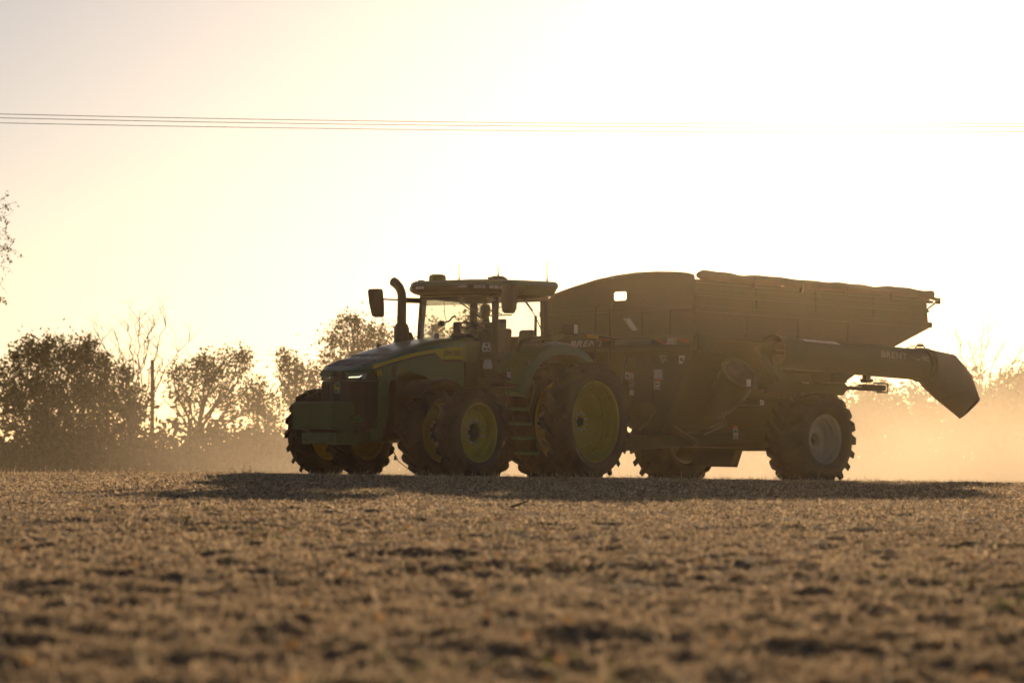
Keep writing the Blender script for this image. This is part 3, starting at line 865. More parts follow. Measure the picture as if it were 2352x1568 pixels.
cth = Vector((-1.98, -.02, 2.50)); axs = Vector((-.45, 0, .9)).normalized(); e1 = Vector((0, 1, 0)); e2 = axs.cross(e1)
sw.tube([cth + (e1 * math.cos(a) + e2 * math.sin(a)) * .20 for a in [2 * math.pi * k / 28 for k in range(29)]], .016, 6)
for k in range(3):
    a = 2 * math.pi * k / 3 + .5
    sw.tube([cth, cth + (e1 * math.cos(a) + e2 * math.sin(a)) * .2], .013, 6)
sw.tube([cth, cth - axs * .55], .045, 8)
sw.build('steering_wheel', M['black'], TR, smooth=True)
MB().b2((-1.66, -.34, 1.64), (-1.80, .3, 2.28)).b2((-1.62, -.20, 2.28), (-1.78, .16, 2.40)).build('dashboard', M['black'], TR, bevel=.03)
MB().tube([(-1.42, -.28, 2.55), (-1.5, -.24, 2.56)], .045, 10).tube([(-1.48, -.25, 2.56), (-1.55, -.16, 2.60), (-1.55, -.10, 2.66), (-1.55, -.04, 2.68)], [.014, .016, .014, .018], 6).build('phone_mount', M['black'], TR, smooth=True)
MB().b2((-1.44, -.40, 2.27), (-1.46, -.30, 2.40)).build('corner_display', M['grey_sticker'], TR)
MB().add([(-1.47, -.68, 3.0), (-1.47, .68, 3.0), (-1.49, .66, 2.86), (-1.49, -.66, 2.86)], [(0, 1, 2, 3)]).build('sun_visor', M['visor'], TR)
rk = MB()
for yv in np.linspace(-.62, .1, 15): rk.tube([(-2.92, yv, 2.78), (-2.90, yv, 2.97)], .006, 4)
rk.tube([(-2.9, -.66, 2.76), (-2.9, .12, 2.76)], .012, 5).tube([(-2.9, -.66, 2.97), (-2.9, -.1, 2.78)], .009, 5).tube([(-2.9, -.5, 2.78), (-2.9, .1, 2.97)], .009, 5)
rk.build('wire_rack', M['dark'], TR)
MB().tube([(-2.2, .78, 2.98), (-2.22, .74, 2.9), (-2.2, .70, 2.98)], .006, 5).tube([(-1.9, -.55, 2.95), (-1.95, -.58, 2.75), (-1.9, -.50, 2.62), (-1.9, -.55, 2.5)], .006, 5).build('cable', M['dark'], TR)

# ------------------------------------------------------------------ driver
def driver():
    P = empty('person'); P.matrix_world = TR.matrix_world @ Matrix.Translation((-2.42, -.02, 2.10))
    tag(P, 'driver in a cap at the steering wheel inside the tractor cab', 'person')
    J = {}
    V = []; E = []; RAD = []
    def v(n, p, r):
        J[n] = len(V); V.append(p); RAD.append(r)
    def e(a, b): E.append((J[a], J[b]))
    # local axes: x forward, y left, z up, origin on the seat cushion
    v('pelvis', (0, 0, .10), (.15, .12)); v('belly', (.02, 0, .26), (.145, .115)); v('chest', (.04, 0, .40), (.165, .115)); v('neck0', (.045, 0, .515), (.075, .07)); v('neck', (.055, 0, .57), (.055, .055)); v('skull', (.07, 0, .64), (.062, .07))
    for a, b in (('pelvis', 'belly'), ('belly', 'chest'), ('chest', 'neck0'), ('neck0', 'neck'), ('neck', 'skull')): e(a, b)
    hands = {'L': (.40, .17, .44), 'R': (.38, -.17, .42)}
    for s_, sg in (('L', 1), ('R', -1)):
        v('sh' + s_, (.045, sg * .185, .46), (.065, .065)); v('el' + s_, (.17, sg * .27, .25), (.048, .048)); v('wr' + s_, (hands[s_][0] - .07, hands[s_][1], hands[s_][2] - .03), (.030, .026)); v('ha' + s_, hands[s_], (.038, .018))
        e('chest', 'sh' + s_); e('sh' + s_, 'el' + s_); e('el' + s_, 'wr' + s_); e('wr' + s_, 'ha' + s_)
        v('hip' + s_, (.05, sg * .10, .08), (.085, .08)); v('kn' + s_, (.46, sg * .15, .10), (.062, .06)); v('an' + s_, (.50, sg * .15, -.32), (.042, .042)); v('to' + s_, (.66, sg * .16, -.38), (.045, .028))
        e('pelvis', 'hip' + s_); e('hip' + s_, 'kn' + s_); e('kn' + s_, 'an' + s_); e('an' + s_, 'to' + s_)
    me = bpy.data.meshes.new('body'); me.from_pydata([Vector(p) for p in V], E, [])
    o = bpy.data.objects.new('clothed_body', me); COL.objects.link(o); o.parent = P
    sk = o.modifiers.new('skin', 'SKIN'); sk.use_smooth_shade = True
    for i, r_ in enumerate(RAD): me.skin_vertices[0].data[i].radius = r_
    me.skin_vertices[0].data[0].use_root = True
    ss = o.modifiers.new('sub', 'SUBSURF'); ss.levels = 1; ss.render_levels = 2
    me.materials.append(M['shirt'])
    # head: sculpted lathe-like loft, face towards +x
    secs = []
    prof = [(.555, .050, .046, .050), (.575, .062, .052, .058), (.60, .074, .060, .066), (.635, .080, .068, .074), (.675, .083, .073, .082), (.715, .085, .075, .090), (.755, .080, .072, .090), (.79, .062, .056, .072), (.81, .025, .025, .035)]
    for z, fx, wy, bx in prof:
        ring = []
        for k in range(20):
            a = 2 * math.pi * k / 20; c, s_ = math.cos(a), math.sin(a)
            x = (fx if c > 0 else bx) * c
            if k == 0 and .62 < z < .70: x += .022 if z < .66 else .014      # nose
            if k in (2, 18) and .66 < z < .69: x -= .010                      # eye sockets
            if k in (0, 1, 19) and .585 < z < .61: x += .006                  # lips
            ring.append(Vector((.075 + x, wy * s_, z)))
        secs.append(ring)
    h = MB().loft(secs)
    for sg in (1, -1): h.box((.065, sg * .078, .665), (.035, .018, .06))
    hd = h.build('head', M['skin'], P, smooth=True, angle=60)
    for sg in (1, -1):
        MB().box((.148, sg * .03, .682), (.008, .022, .010)).build('eye', M['ink'], P)
        hx, hy, hz = hands['L'] if sg > 0 else hands['R']
        hm = MB().box((hx - .005, hy, hz), (.085, .075, .028))
        for q in range(4):
            y = hy + (-.030 + .020 * q); L = (.070, .080, .076, .060)[q]
            hm.tube([(hx + .035, y, hz + .004), (hx + .035 + L * .5, y, hz + .012), (hx + .04 + L * .55, y, hz - .018), (hx + .03 + L * .3, y, hz - .034)], [.0095, .009, .0085, .007], 6)
        hm.tube([(hx - .02, hy - sg * .036, hz), (hx + .02, hy - sg * .058, hz - .012), (hx + .045, hy - sg * .050, hz - .026)], [.011, .010, .008], 6)
        hm.build('hand', M['skin'], P, smooth=True)
    cp = [(.728, .098, .083, .102), (.755, .098, .083, .102), (.79, .086, .074, .09), (.82, .05, .045, .055), (.828, .006, .006, .006)]
    cs = [[Vector((.072 + (f if math.cos(a) > 0 else b) * math.cos(a), w * math.sin(a), z)) for a in [2 * math.pi * k / 20 for k in range(20)]] for z, f, w, b in cp]
    c = MB().loft(cs)
    c.loft([[Vector((.072 + .09 * math.cos(a) + ext * math.cos(a), .075 * math.sin(a), z - ext * .25)) for a in np.linspace(-1.2, 1.2, 9)] for ext, z in ((0, .735), (.085, .735), (.085, .728), (0, .728))], cap=False, closed=False)
    c.build('cap', M['cap'], P, smooth=True, angle=50)
driver()

# ------------------------------------------------------------------ grain cart
GC = vehicle_root('grain_cart', 4.22, 57.98, 45)
tag(GC, 'green grain cart with folded unloading auger and rolled tarp behind the tractor', 'grain cart')
CW = make_wheel(GC, 'wheel', (0, 1.675, .785), .85, .85, .435, 19, .085, .085, .24, .12, [(.062, .175), (.08, .18), (.08, .215), (.11, .22), (.118, .26), (.15, .262), (.2, .25)], 10, .17, M['rim_grey'], M['dark'], ang=.42)
c = copy_tree(CW, GC); c.location = (0, -1.675, .785); c.rotation_euler = (0, .4, math.pi)
MB().tube([(0, -1.6, .78), (0, 1.45, .78)], .11, 10).box((0, 0, .70), (.26, 2.2, .26)).box((-.35, 0, .72), (.5, 2.0, .22)).build('axle', M['cart_green'], GC)
XF, XR, WB = 3.40, -3.25, 1.85
Z_BEAD, Z_LIP, Z_SK, Z_BAND = 3.04, 2.94, 2.50, 2.31
def shell(name, polys, mat, th=.03, bevel=0):
    """closed thin sheets from lists of 3-D quads"""
    mb = MB()
    for q in polys:
        q = [Vector(p) for p in q]
        n = (q[1] - q[0]).cross(q[2] - q[0]).normalized() * th
        m = len(q)
        mb.add(q + [p - n for p in q], [tuple(range(m)), tuple(range(2 * m - 1, m - 1, -1))] + [(i, (i + 1) % m, (i + 1) % m + m, i + m) for i in range(m)])
    return mb.build(name, mat, GC, bevel=bevel)
def side(name, sd, xa0, xa1, z0, z1, mat, y0, y1, xb0=None, xb1=None):
    xb0 = xa0 if xb0 is None else xb0; xb1 = xa1 if xb1 is None else xb1
    return shell(name, [[(xa0, sd * y0, z0), (xa1, sd * y0, z0), (xb1, sd * y1, z1), (xb0, sd * y1, z1)]], mat)
# upper extension (near wall taller than the far one), with pressed ribs
for sd, zt in ((1, 3.46), (-1, 3.20)):
    side('extension_panel', sd, XF - .002, XR + .06, Z_BEAD, zt, M['cart_green'], WB - .004, WB - .03, XF - .03, XR + .09)
    mb = MB()
    mb.b2((XF + .03, sd * (WB - .02), Z_LIP), (XR - .02, sd * (WB + .045), Z_BEAD))
    if sd > 0:
        mb.b2((XF, sd * (WB - .04), zt - .02), (XR + .05, sd * (WB + .03), zt + .03)).b2((XF, sd * (WB - .03), 3.22), (XR + .05, sd * (WB + .022), 3.27))
    else:
        mb.b2((XF, sd * (WB - .04), zt - .02), (XR + .05, sd * (WB + .03), zt + .03))
    mb.build('side_rail', M['cart_green'], GC, bevel=.008)
for X in (1.75, .1, -1.55):
    MB().b2((X - .012, WB - .02, Z_BEAD + .004), (X + .012, WB + .010, 3.215)).build('panel_seam', M['cart_green'], GC)
    MB().b2((X - .012, WB - .025, 3.275), (X + .012, WB + .002, 3.435)).build('panel_seam', M['cart_green'], GC)
MB().b2((XF - .02, WB - .02, 3.345), (XR + .08, WB + .004, 3.375)).build('pressed_rib', M['cart_green'], GC, bevel=.008)
for Y in (-1.1, .62, 1.28):
    MB().b2((XF + .001, Y - .012, 2.55), (XF + .014, Y + .012, 2.965)).build('panel_seam', M['cart_green'], GC)
# side walls below the rail, tail raked forward
for sd in (1, -1):
    shell('side_wall', [[(XF, sd * WB, Z_LIP), (XF, sd * WB, Z_SK), (-2.07, sd * WB, Z_SK), (XR, sd * WB, Z_LIP)]], M['cart_green'])
    shell('hopper_side', [[(XF - .02, sd * (WB - .005), Z_SK), (2.5, sd * .45, .95), (-.55, sd * .45, .95), (-2.07, sd * (WB - .005), Z_SK)]], M['cart_green'])
    for X in (2.0, .6, -.8):
        MB().prism([(X - .02, 2.93), (X + .02, 2.93), (X + .02, 2.52), (X - .02, 2.52)], 'y', sd * (WB + .001), sd * (WB + .014)).build('wall_rib', M['cart_green'], GC)
MB().b2((XF + .02, WB + .002, Z_SK - .05), (-2.05, WB + .05, Z_SK + .012)).build('lower_rail', M['cart_green'], GC, bevel=.008)
# front end: arched cap with a window, vertical band, decal band
arch = [(-1.63, 3.30), (-1.30, 3.38), (-.99, 3.445), (-.46, 3.545), (.01, 3.60), (.44, 3.63), (.98, 3.63), (1.45, 3.605), (1.70, 3.58), (WB - .01, 3.54)]
zl = 3.05
wy0, wy1, wz0, wz1 = -.08, .25, 3.175, 3.335
cap = [[(XF, -WB + .01, zl), (XF, wy0, zl), (XF, wy0, wz0), (XF, wy0, wz1), (XF, wy0, 3.585), (XF, -.46, 3.545), (XF, -.99, 3.445), (XF, -1.30, 3.38), (XF, -1.63, 3.30), (XF, -WB + .01, 3.20)],
       [(XF, wy0, zl), (XF, wy1, zl), (XF, wy1, wz0), (XF, wy0, wz0)],
       [(XF, wy0, wz1), (XF, wy1, wz1), (XF, wy1, 3.618), (XF, wy0, 3.59)],
       [(XF, wy1, zl), (XF, WB - .01, zl), (XF, WB - .01, 3.54), (XF, 1.70, 3.58), (XF, 1.45, 3.605), (XF, .98, 3.63), (XF, .44, 3.63), (XF, wy1, 3.618), (XF, wy1, wz1), (XF, wy1, wz0)]]
shell('front_cap', cap, M['cart_green'], th=.012)
fr_ = MB()
for (a, b) in (((wy0 - .025, wz0 - .025), (wy1 + .025, wz0)), ((wy0 - .025, wz1), (wy1 + .025, wz1 + .025)), ((wy0 - .025, wz0), (wy0, wz1)), ((wy1, wz0), (wy1 + .025, wz1))):
    fr_.b2((XF - .02, a[0], a[1]), (XF + .012, b[0], b[1]))
for (y, z) in ((wy0, wz0), (wy1, wz0), (wy0, wz1), (wy1, wz1)):
    sy = 1 if y == wy0 else -1; sz = 1 if z == wz0 else -1
    fr_.prism([(y, z), (y + sy * .04, z), (y, z + sz * .04)], 'x', XF - .011, XF + .001)
fr_.build('window_frame', M['dark'], GC)
tb = MB().tube([(XF + .01, y, z + .012) for y, z in arch], .018, 6)
tb.build('cap_hoop', M['cart_green'], GC, smooth=True)
MB().b2((XF - .02, -WB, 2.97), (XF + .05, WB, 3.05)).build('front_rail', M['cart_green'], GC, bevel=.008)
shell('front_wall', [[(XF, -WB, Z_SK), (XF, WB, Z_SK), (XF, WB, 2.97), (XF, -WB, 2.97)]], M['cart_green'])
MB().b2((XF - .02, -WB, Z_BAND), (XF + .045, WB + .02, 2.545)).b2((XF - .02, -WB, Z_BAND - .03), (XF + .06, WB + .02, Z_BAND - .002)).build('decal_band', M['cart_green'], GC, bevel=.006)
MB().b2((XF - .05, WB + .021, 2.25), (XF - .45, WB + .06, 2.55)).build('corner_plate', M['cart_green'], GC, bevel=.01)
shell('hopper_front', [[(XF - .01, -WB + .01, Z_BAND), (2.5, -.44, .96), (2.5, .44, .96), (XF - .01, WB - .01, Z_BAND)]], M['cart_green'])
shell('hopper_rear', [[(-2.07, -WB, Z_SK), (-2.07, WB, Z_SK), (-.56, .44, .96), (-.56, -.44, .96)]], M['cart_green'])
shell('rear_rake', [[(XR, -WB, Z_LIP), (XR, WB, Z_LIP), (-2.075, WB, Z_SK + .002), (-2.075, -WB, Z_SK + .002)]], M['cart_green'])
shell('rear_wall', [[(XR + .06, -WB + .02, Z_BEAD), (XR + .06, WB - .02, Z_BEAD), (XR + .09, WB - .04, 3.42), (XR + .09, -WB + .04, 3.18)]], M['cart_green'])
# boot plate in front of the hopper with a flat dark sheet in place of a recess
MB().prism([(.03, 2.278), (WB - .005, 2.278), (1.06, .80), (.74, .80), (.62, 1.05)], 'x', 3.22, 3.30).build('boot_plate', M['cart_green'], GC, bevel=.01)
MB().prism([(.1, 2.26), (WB - .1, 2.26), (1.1, .85), (.78, .85), (.6, 1.15)], 'x', 2.4, 3.218).build('auger_boot', M['cart_green'], GC)
MB().b2((3.302, .39, 1.36), (3.312, .80, 2.275)).build('dark_recess_sheet', M['dark'], GC)
MB().b2((3.302, .375, 1.30), (3.33, .388, 2.276)).b2((3.302, .802, 1.30), (3.33, .815, 2.276)).build('recess_edge', M['cart_green'], GC)
MB().prism([(1.86, 2.27), (1.70, 2.27), (.98, .86), (1.07, .82)], 'x', 3.302, 3.40).build('boot_edge', M['cart_green'], GC, bevel=.006)
MB().prism([(.55, .95), (.95, 1.30), (1.02, 1.22), (.62, .86)], 'x', 3.42, 3.50).prism([(1.25, .90), (1.36, .95), (1.9, .70), (1.84, .62)], 'x', 3.30, 3.38).build('boot_brace', M['cart_green'], GC)
MB().b2((2.5, -.44, .62), (-.55, .44, .955)).build('sump', M['dark'], GC, bevel=.02)
MB().prism([(-1.1, .62), (-.02, .62), (-.16, .27), (-1.1, .28)], 'x', -.10, .10).build('clean_out_door', M['dark'], GC)
# ladder
ld = MB()
for y in (-.36, -.01):
    ld.tube([(XF + .16, y, 1.30), (XF + .16, y, 2.95), (XF + .15, y, 3.06), (XF + .05, y, 3.11)], .024, 8)
for z in (1.5, 1.78, 2.08, 2.36, 2.64, 2.92):
    ld.tube([(XF + .16, -.36, z), (XF + .16, -.01, z)], .014, 6)
ld.build('ladder', M['dark'], GC, smooth=True)
# tongue, A-frame
def beam(a, b, w, h0, h1):
    a = Vector(a); b = Vector(b); d = (b - a); n = Vector((-d.y, d.x, 0)).normalized() * w / 2
    return [[a - n - Vector((0, 0, h0 / 2)), a + n - Vector((0, 0, h0 / 2)), a + n + Vector((0, 0, h0 / 2)), a - n + Vector((0, 0, h0 / 2))],
            [b - n - Vector((0, 0, h1 / 2)), b + n - Vector((0, 0, h1 / 2)), b + n + Vector((0, 0, h1 / 2)), b - n + Vector((0, 0, h1 / 2))]]
for sd in (1, -1):
    MB().loft(beam((4.3, sd * .52, .60), (.1, sd * .98, .88), .14, .25, .20)).build('frame_rail', M['cart_green'], GC, bevel=.01)
MB().loft(beam((5.2, .05, .50), (3.9, 0, .63), .20, .16, .24)).b2((4.35, -.6, .55), (4.2, .6, .72)).b2((.3, -1.0, .78), (.1, 1.0, .95)).build('tongue', M['cart_green'], GC, bevel=.01)
MB().b2((4.10, .28, .28), (4.2, .38, 1.15)).tube([(4.15, .33, 1.15), (4.15, .33, 1.32)], .02, 6).build('jack_stand', M['dark'], GC)
MB().tube([(4.5, .1, .8), (4.0, .3, 1.2), (3.6, .3, 1.5), (3.5, .35, 2.2)], .03, 6).tube([(4.9, 0, .75), (4.3, .2, .82), (3.4, .6, .72)], .02, 6).build('hydraulic_hoses', M['dark'], GC, smooth=True)
# auger: lower stub with its flange, folded upper tube, spout
def disc_pts(c, n, r_, k=24):
    n = Vector(n).normalized(); a = n.orthogonal().normalized(); b = n.cross(a)
    return [Vector(c) + (a * math.cos(2 * math.pi * i / k) + b * math.sin(2 * math.pi * i / k)) * r_ for i in range(k)]
FC = Vector((2.36, 2.02, 1.90)); FN = Vector((.18, .72, .66)).normalized()
st = MB().loft([disc_pts((2.12, 1.15, 1.36), (.15, .90, .42), .30), disc_pts((2.24, 1.66, 1.60), (.2, .82, .52), .32), disc_pts(FC - FN * .05, FN, .33)], cap=True)
st.build('lower_auger_tube', M['cart_green'], GC, smooth=True, angle=60)
MB().prism([(3.30, 2.20), (2.62, 2.22), (2.50, 1.72)], 'y', 1.60, 1.63).build('side_plate', M['cart_green'], GC)
MB().b2((3.0, .60, .95), (2.55, 1.18, 1.95)).build('drive_cover', M['cart_green'], GC, bevel=.03)
fl = MB()
A_, B_ = disc_pts(FC - FN * .05, FN, .36, 32), disc_pts(FC, FN, .36, 32)
C_, D_ = disc_pts(FC, FN, .29, 32), disc_pts(FC - FN * .03, FN, .29, 32)
fl.loft([A_, B_, C_, D_], cap=False)
fl.build('auger_flange', M['cart_green'], GC, smooth=True, angle=30)
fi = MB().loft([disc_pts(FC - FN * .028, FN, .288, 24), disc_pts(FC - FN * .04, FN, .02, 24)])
fi.build('auger_mouth_shade', M['black'], GC, smooth=True)  # black disc closing the stub, its colour stands for the shade inside
a_ = FN.orthogonal().normalized(); b_ = FN.cross(a_)
fg = MB()
for k in range(3):
    t0 = k * 2.1
    fg.loft([[FC - FN * .02 + (a_ * math.cos(t0 + q) + b_ * math.sin(t0 + q)) * rr + FN * (.02 + .03 * q) for rr in (.04, .25)] for q in np.linspace(0, 1.5, 7)], cap=False, closed=False)
fg.build('lower_flighting', M['dark'], GC)
MB().b2((2.50, 2.28, 1.66), (2.42, 2.31, 1.78)).build('tag_plate', M['white'], GC)
UA, UB = Vector((1.62, 2.12, 2.295)), Vector((-2.80, 2.12, 2.215))
ud = (UB - UA).normalized()
tp = MB()
o1 = [disc_pts(UA + ud * t, ud, .29, 32) for t in (0, .5, 1.5, 2.5, 3.5, 4.42)]
i1 = [disc_pts(UA + ud * t, ud, .275, 32) for t in (4.42, 3.0, .8, 0)]
tp.loft(o1 + i1 + [o1[0]], cap=False)
tp.build('upper_auger_tube', M['cart_green'], GC, smooth=True, angle=40)
for t in (-.02, 4.20, 4.34):
    rg = MB()
    rg.loft([disc_pts(UA + ud * t, ud, .292, 32), disc_pts(UA + ud * t, ud, .32, 32), disc_pts(UA + ud * (t + .045), ud, .32, 32), disc_pts(UA + ud * (t + .045), ud, .292, 32)], cap=False)
    rg.build('auger_collar', M['cart_green'], GC, smooth=True, angle=30)
sh_ = MB().tube([UA + ud * .05, UA + ud * 4.3], .05, 10)
for k in range(64):
    t0, t1 = .08 + k * .05, .08 + (k + 1) * .05
    a0, a1 = t0 * 12, t1 * 12
    def fp(t, a, rr):
        n1 = Vector((0, 1, 0)); n2 = ud.cross(n1).normalized()
        return UA + ud * t + (n1 * math.cos(a) + n2 * math.sin(a)) * rr
    sh_.add([fp(t0, a0, .05), fp(t0, a0, .255), fp(t1, a1, .255), fp(t1, a1, .05)], [(0, 1, 2, 3)])
sh_.build('auger_flighting', M['dark'], GC, smooth=True)
spn = MB()
def spsec(cx, cz, ang, rw, rh, k=20):
    out = []
    for i in range(k):
        a = 2 * math.pi * i / k
        u = rh * math.copysign(abs(math.cos(a)) ** .75, math.cos(a)); v_ = rw * math.copysign(abs(math.sin(a)) ** .75, math.sin(a))
        out.append(Vector((cx + u * math.sin(ang), 2.12 + v_, cz + u * math.cos(ang))))
    return out
def hood_sec(top, bot, rw, sq=.8, skew=0.0, k=20):
    T = Vector((top[0], 2.12, top[1])); B = Vector((bot[0], 2.12, bot[1])); c = (T + B) / 2; u = (T - B) / 2
    out = []
    for i in range(k):
        q = 2 * math.pi * i / k; cu, su = math.cos(q), math.sin(q)
        y = rw * math.copysign(abs(su) ** sq, su)
        out.append(c + u * math.copysign(abs(cu) ** sq, cu) + Vector((0, y, y * skew)))
    return out
HP = [((-2.78, 2.525), (-2.70, 1.905), .312, 1.0), ((-2.98, 2.50), (-2.78, 1.87), .312, .9), ((-3.50, 2.45), (-2.93, 1.76), .31, .75),
      ((-4.00, 2.10), (-3.26, 1.60), .28, .75, .10), ((-4.33, 1.50), (-3.99, 1.37), .205, 1.0, .85)]
def shrink(h, d):
    T, B = Vector(h[0]), Vector(h[1]); u = (T - B).normalized() * d
    return (tuple(T - u), tuple(B + u), h[2] - d) + tuple(h[3:])
for i in range(len(HP) - 1):
    spn.loft([hood_sec(*HP[i]), hood_sec(*HP[i + 1])], cap=False)
spn.loft([hood_sec(*HP[-1]), hood_sec(*shrink(HP[-1], .018))] + [hood_sec(*shrink(h, .02)) for h in (HP[3], HP[2])], cap=False)
spn.build('spout', M['spout'], GC, smooth=True, angle=24)
MB().loft([hood_sec((-3.975, 2.135), (-3.235, 1.625), .288, .75), hood_sec((-4.03, 2.08), (-3.29, 1.585), .288, .75)], cap=False).build('spout_band', M['spout'], GC)
MB().tube([(-2.45, 2.12, 2.52), (-2.55, 2.12, 2.60), (-2.70, 2.12, 2.58), (-2.8, 2.12, 2.5)], .014, 6).box((-2.62, 2.12, 2.58), (.10, .06, .06)).tube([(-2.2, 2.12, 2.515), (-2.45, 2.12, 2.57)], .01, 5).build('spout_actuator', M['dark'], GC)
MB().box((-1.02, 2.12, 1.935), (.14, .10, .06)).prism([(-1.16, 1.905), (-.90, 1.905), (-.95, 1.83), (-1.14, 1.845)], 'y', 2.05, 2.19).build('auger_lamp', M['black'], GC, bevel=.015)
MB().tube([(2.1, 2.28, 2.20), (1.68, 2.30, 1.78)], .055, 10).tube([(2.25, 2.27, 2.34), (2.1, 2.28, 2.2)], .03, 8).build('fold_cylinder', M['cart_green'], GC, smooth=True)
MB().b2((1.75, 1.9, 1.62), (1.35, 2.15, 2.02)).prism([(1.9, 1.55), (1.3, 1.62), (1.3, 1.75), (1.7, 1.98)], 'y', 2.16, 2.22).build('fold_hinge', M['cart_green'], GC, bevel=.01)
MB().b2((1.2, 1.86, 1.80), (.35, 1.93, 1.94)).b2((.2, 1.9, 1.80), (-.25, 2.3, 1.96)).build('auger_rest', M['cart_green'], GC, bevel=.01)
# rear lamp arm
MB().b2((-.9, 1.15, 1.735), (-2.02, 1.23, 1.805)).build('lamp_arm', M['dark'], GC, bevel=.01)
MB().b2((-1.98, 1.15, 1.73), (-2.62, 1.25, 1.855)).tube([(-2.64, 1.13, 1.80), (-2.64, 1.27, 1.80)], .06, 10).build('rear_lamp', M['black'], GC, bevel=.02)
MB().tube([(-2.4, 1.2, 1.885), (-2.80, 1.2, 1.885), (-2.82, 1.2, 1.86), (-2.82, 1.2, 1.74), (-2.8, 1.2, 1.72), (-2.5, 1.2, 1.715)], .018, 6).build('lamp_guard', M['dark'], GC)
# rolled tarp on the near wall
tr_ = []
nseg = 60
for i in range(nseg + 1):
    t = i / nseg; X = 3.30 + (XR - .03 - 3.30) * t
    w = .010 * math.sin(i * .41) + .006 * math.sin(i * .93 + 1)
    r_ = .085 + .007 * math.sin(i * .52) + .003 * math.sin(i * 1.1)
    if i == 0: r_ = .05
    tr_.append([Vector((X, WB - .01 + r_ * 1.15 * math.cos(a), 3.565 - .01 * math.sin(t * 3.1) + w + r_ * math.sin(a) * (1 + .03 * math.sin(3 * a + i * .2)))) for a in [2 * math.pi * k / 14 for k in range(14)]])
MB().loft(tr_).build('rolled_tarp', M['tarp'], GC, smooth=True, angle=60)
for X in (1.9, .6, -.7, -2.0):
    MB().b2((X - .02, WB + .032, 3.40), (X + .02, WB + .10, 3.60)).build('tarp_strap', M['tarp'], GC)
MB().tube([(XR - .02, WB - .05, 3.52), (XR - .45, WB - .15, 3.49)], .035, 8).tube([(XR - .40, WB - .14, 3.46), (XR + .02, WB - .1, 3.26)], .018, 6).box((XR - .42, WB - .14, 3.47), (.10, .06, .12)).build('tarp_arm', M['dark'], GC)
MB().b2((XR + .05, WB - .06, 3.40), (XR - .06, WB + .03, 3.45)).build('tarp_stop', M['dark'], GC)
# decals and lettering
def decal(face, c, w, h, kind):
    """face 'f' = front end (+x), 's' = near side (+y)"""
    def quad(a0, a1, z0, z1, off, mat, nm):
        if face == 'f': MB().b2((c[0] + off, c[1] + a0, c[2] + z0), (c[0] + off + .0022, c[1] + a1, c[2] + z1)).build(nm, mat, GC)
        else: MB().b2((c[0] - a0, c[1] + off, c[2] + z0), (c[0] - a1, c[1] + off + .0022, c[2] + z1)).build(nm, mat, GC)
    if kind == 'wide':
        quad(-w / 2, -.02 * w, -h / 2, h / 2, .002, M['white'], 'warning_decal')
        quad(-.02 * w, w / 2, h * .28, h / 2, .002, M['red'], 'warning_decal')
        quad(-.02 * w, w / 2, -h / 2, h * .28, .002, M['grey_sticker'], 'warning_decal')
        quad(-w * .40, -w * .14, -h * .05, h * .2, .0045, M['ink'], 'warning_symbol')
        quad(-w * .30, -w * .10, -h * .25, h * .02, .0045, M['ink'], 'warning_symbol')
        for z in (.12, -.05, -.22, -.38):
            quad(.06 * w, w * .42, h * (z - .03), h * (z + .03), .0045, M['dark'], 'print_line')
    elif kind == 'tall':
        quad(-w / 2, w / 2, h * .30, h / 2, .002, M['orange'], 'warning_decal')
        quad(-w / 2, w / 2, -h * .15, h * .30, .002, M['white'], 'warning_decal')
        quad(-w / 2, w / 2, -h / 2, -h * .15, .002, M['grey_sticker'], 'warning_decal')
        quad(-w * .35, w * .1, -h * .02, h * .16, .0045, M['ink'], 'warning_symbol')
        quad(-w * .05, w * .38, .02 * h, h * .1, .0045, M['ink'], 'warning_symbol')
        for z in (-.24, -.33, -.42):
            quad(-w * .4, w * .4, h * (z - .02), h * (z + .02), .0045, M['dark'], 'print_line')
    elif kind == 'text':
        quad(-w / 2, w / 2, -h / 2, h / 2, .002, M['white'], 'notice_decal')
        quad(-w * .48, w * .48, h * .30, h * .46, .0045, M['grey_sticker'], 'notice_decal')
        for z in (.2, .08, -.04, -.16, -.28, -.40):
            quad(-w * .44, w * .40, h * (z - .02), h * (z + .02), .0045, M['grey_sticker'], 'print_line')
decal('f', (3.302, 1.54, 2.11), .25, .14, 'wide')
decal('f', (3.302, .93, 1.86), .20, .17, 'text')
decal('f', (3.302, .90, 1.68), .13, .17, 'tall')
decal('f', (3.302, .24, 1.85), .20, .13, 'wide')
decal('f', (3.302, .30, 1.70), .12, .13, 'tall')
decal('f', (3.302, .31, 1.55), .11, .10, 'text')
MB().prism([(.17, 2.86), (.31, 2.86), (.34, 2.845), (.52, 2.64), (.40, 2.64), (.37, 2.65)], 'x', XF + .002, XF + .006).build('slant_decal', M['grey_sticker'], GC)
BX = XF + .0465
text('lettering', 'BRENT', M['letter'], GC, .15, face_m((BX, -.70, 2.425), (0, 1, 0), ZA), shear=.35, bold=.003, fit=.88, spacing=1.12)
text('lettering', '882', M['letter'], GC, .145, face_m((BX, 1.36, 2.42), (0, 1, 0), ZA), shear=.35, bold=.003, fit=.25)
MB().prism([(.92, 2.47), (1.10, 2.46), (1.22, 2.38), (1.30, 2.41), (1.24, 2.36), (1.12, 2.40)], 'x', BX - .0014, BX + .001).build('swoosh_decal', M['red'], GC)
MB().prism([(1.5, 2.47), (1.74, 2.44), (1.78, 2.38), (1.6, 2.42)], 'x', BX - .0014, BX + .001).build('swoosh_decal', M['red'], GC)
for k, z in enumerate((2.40, 2.43, 2.46)):
    MB().b2((BX - .0014, .02, z - .006), (BX + .001, .88, z + .006)).build('pin_stripe', M['letter_dim'], GC)
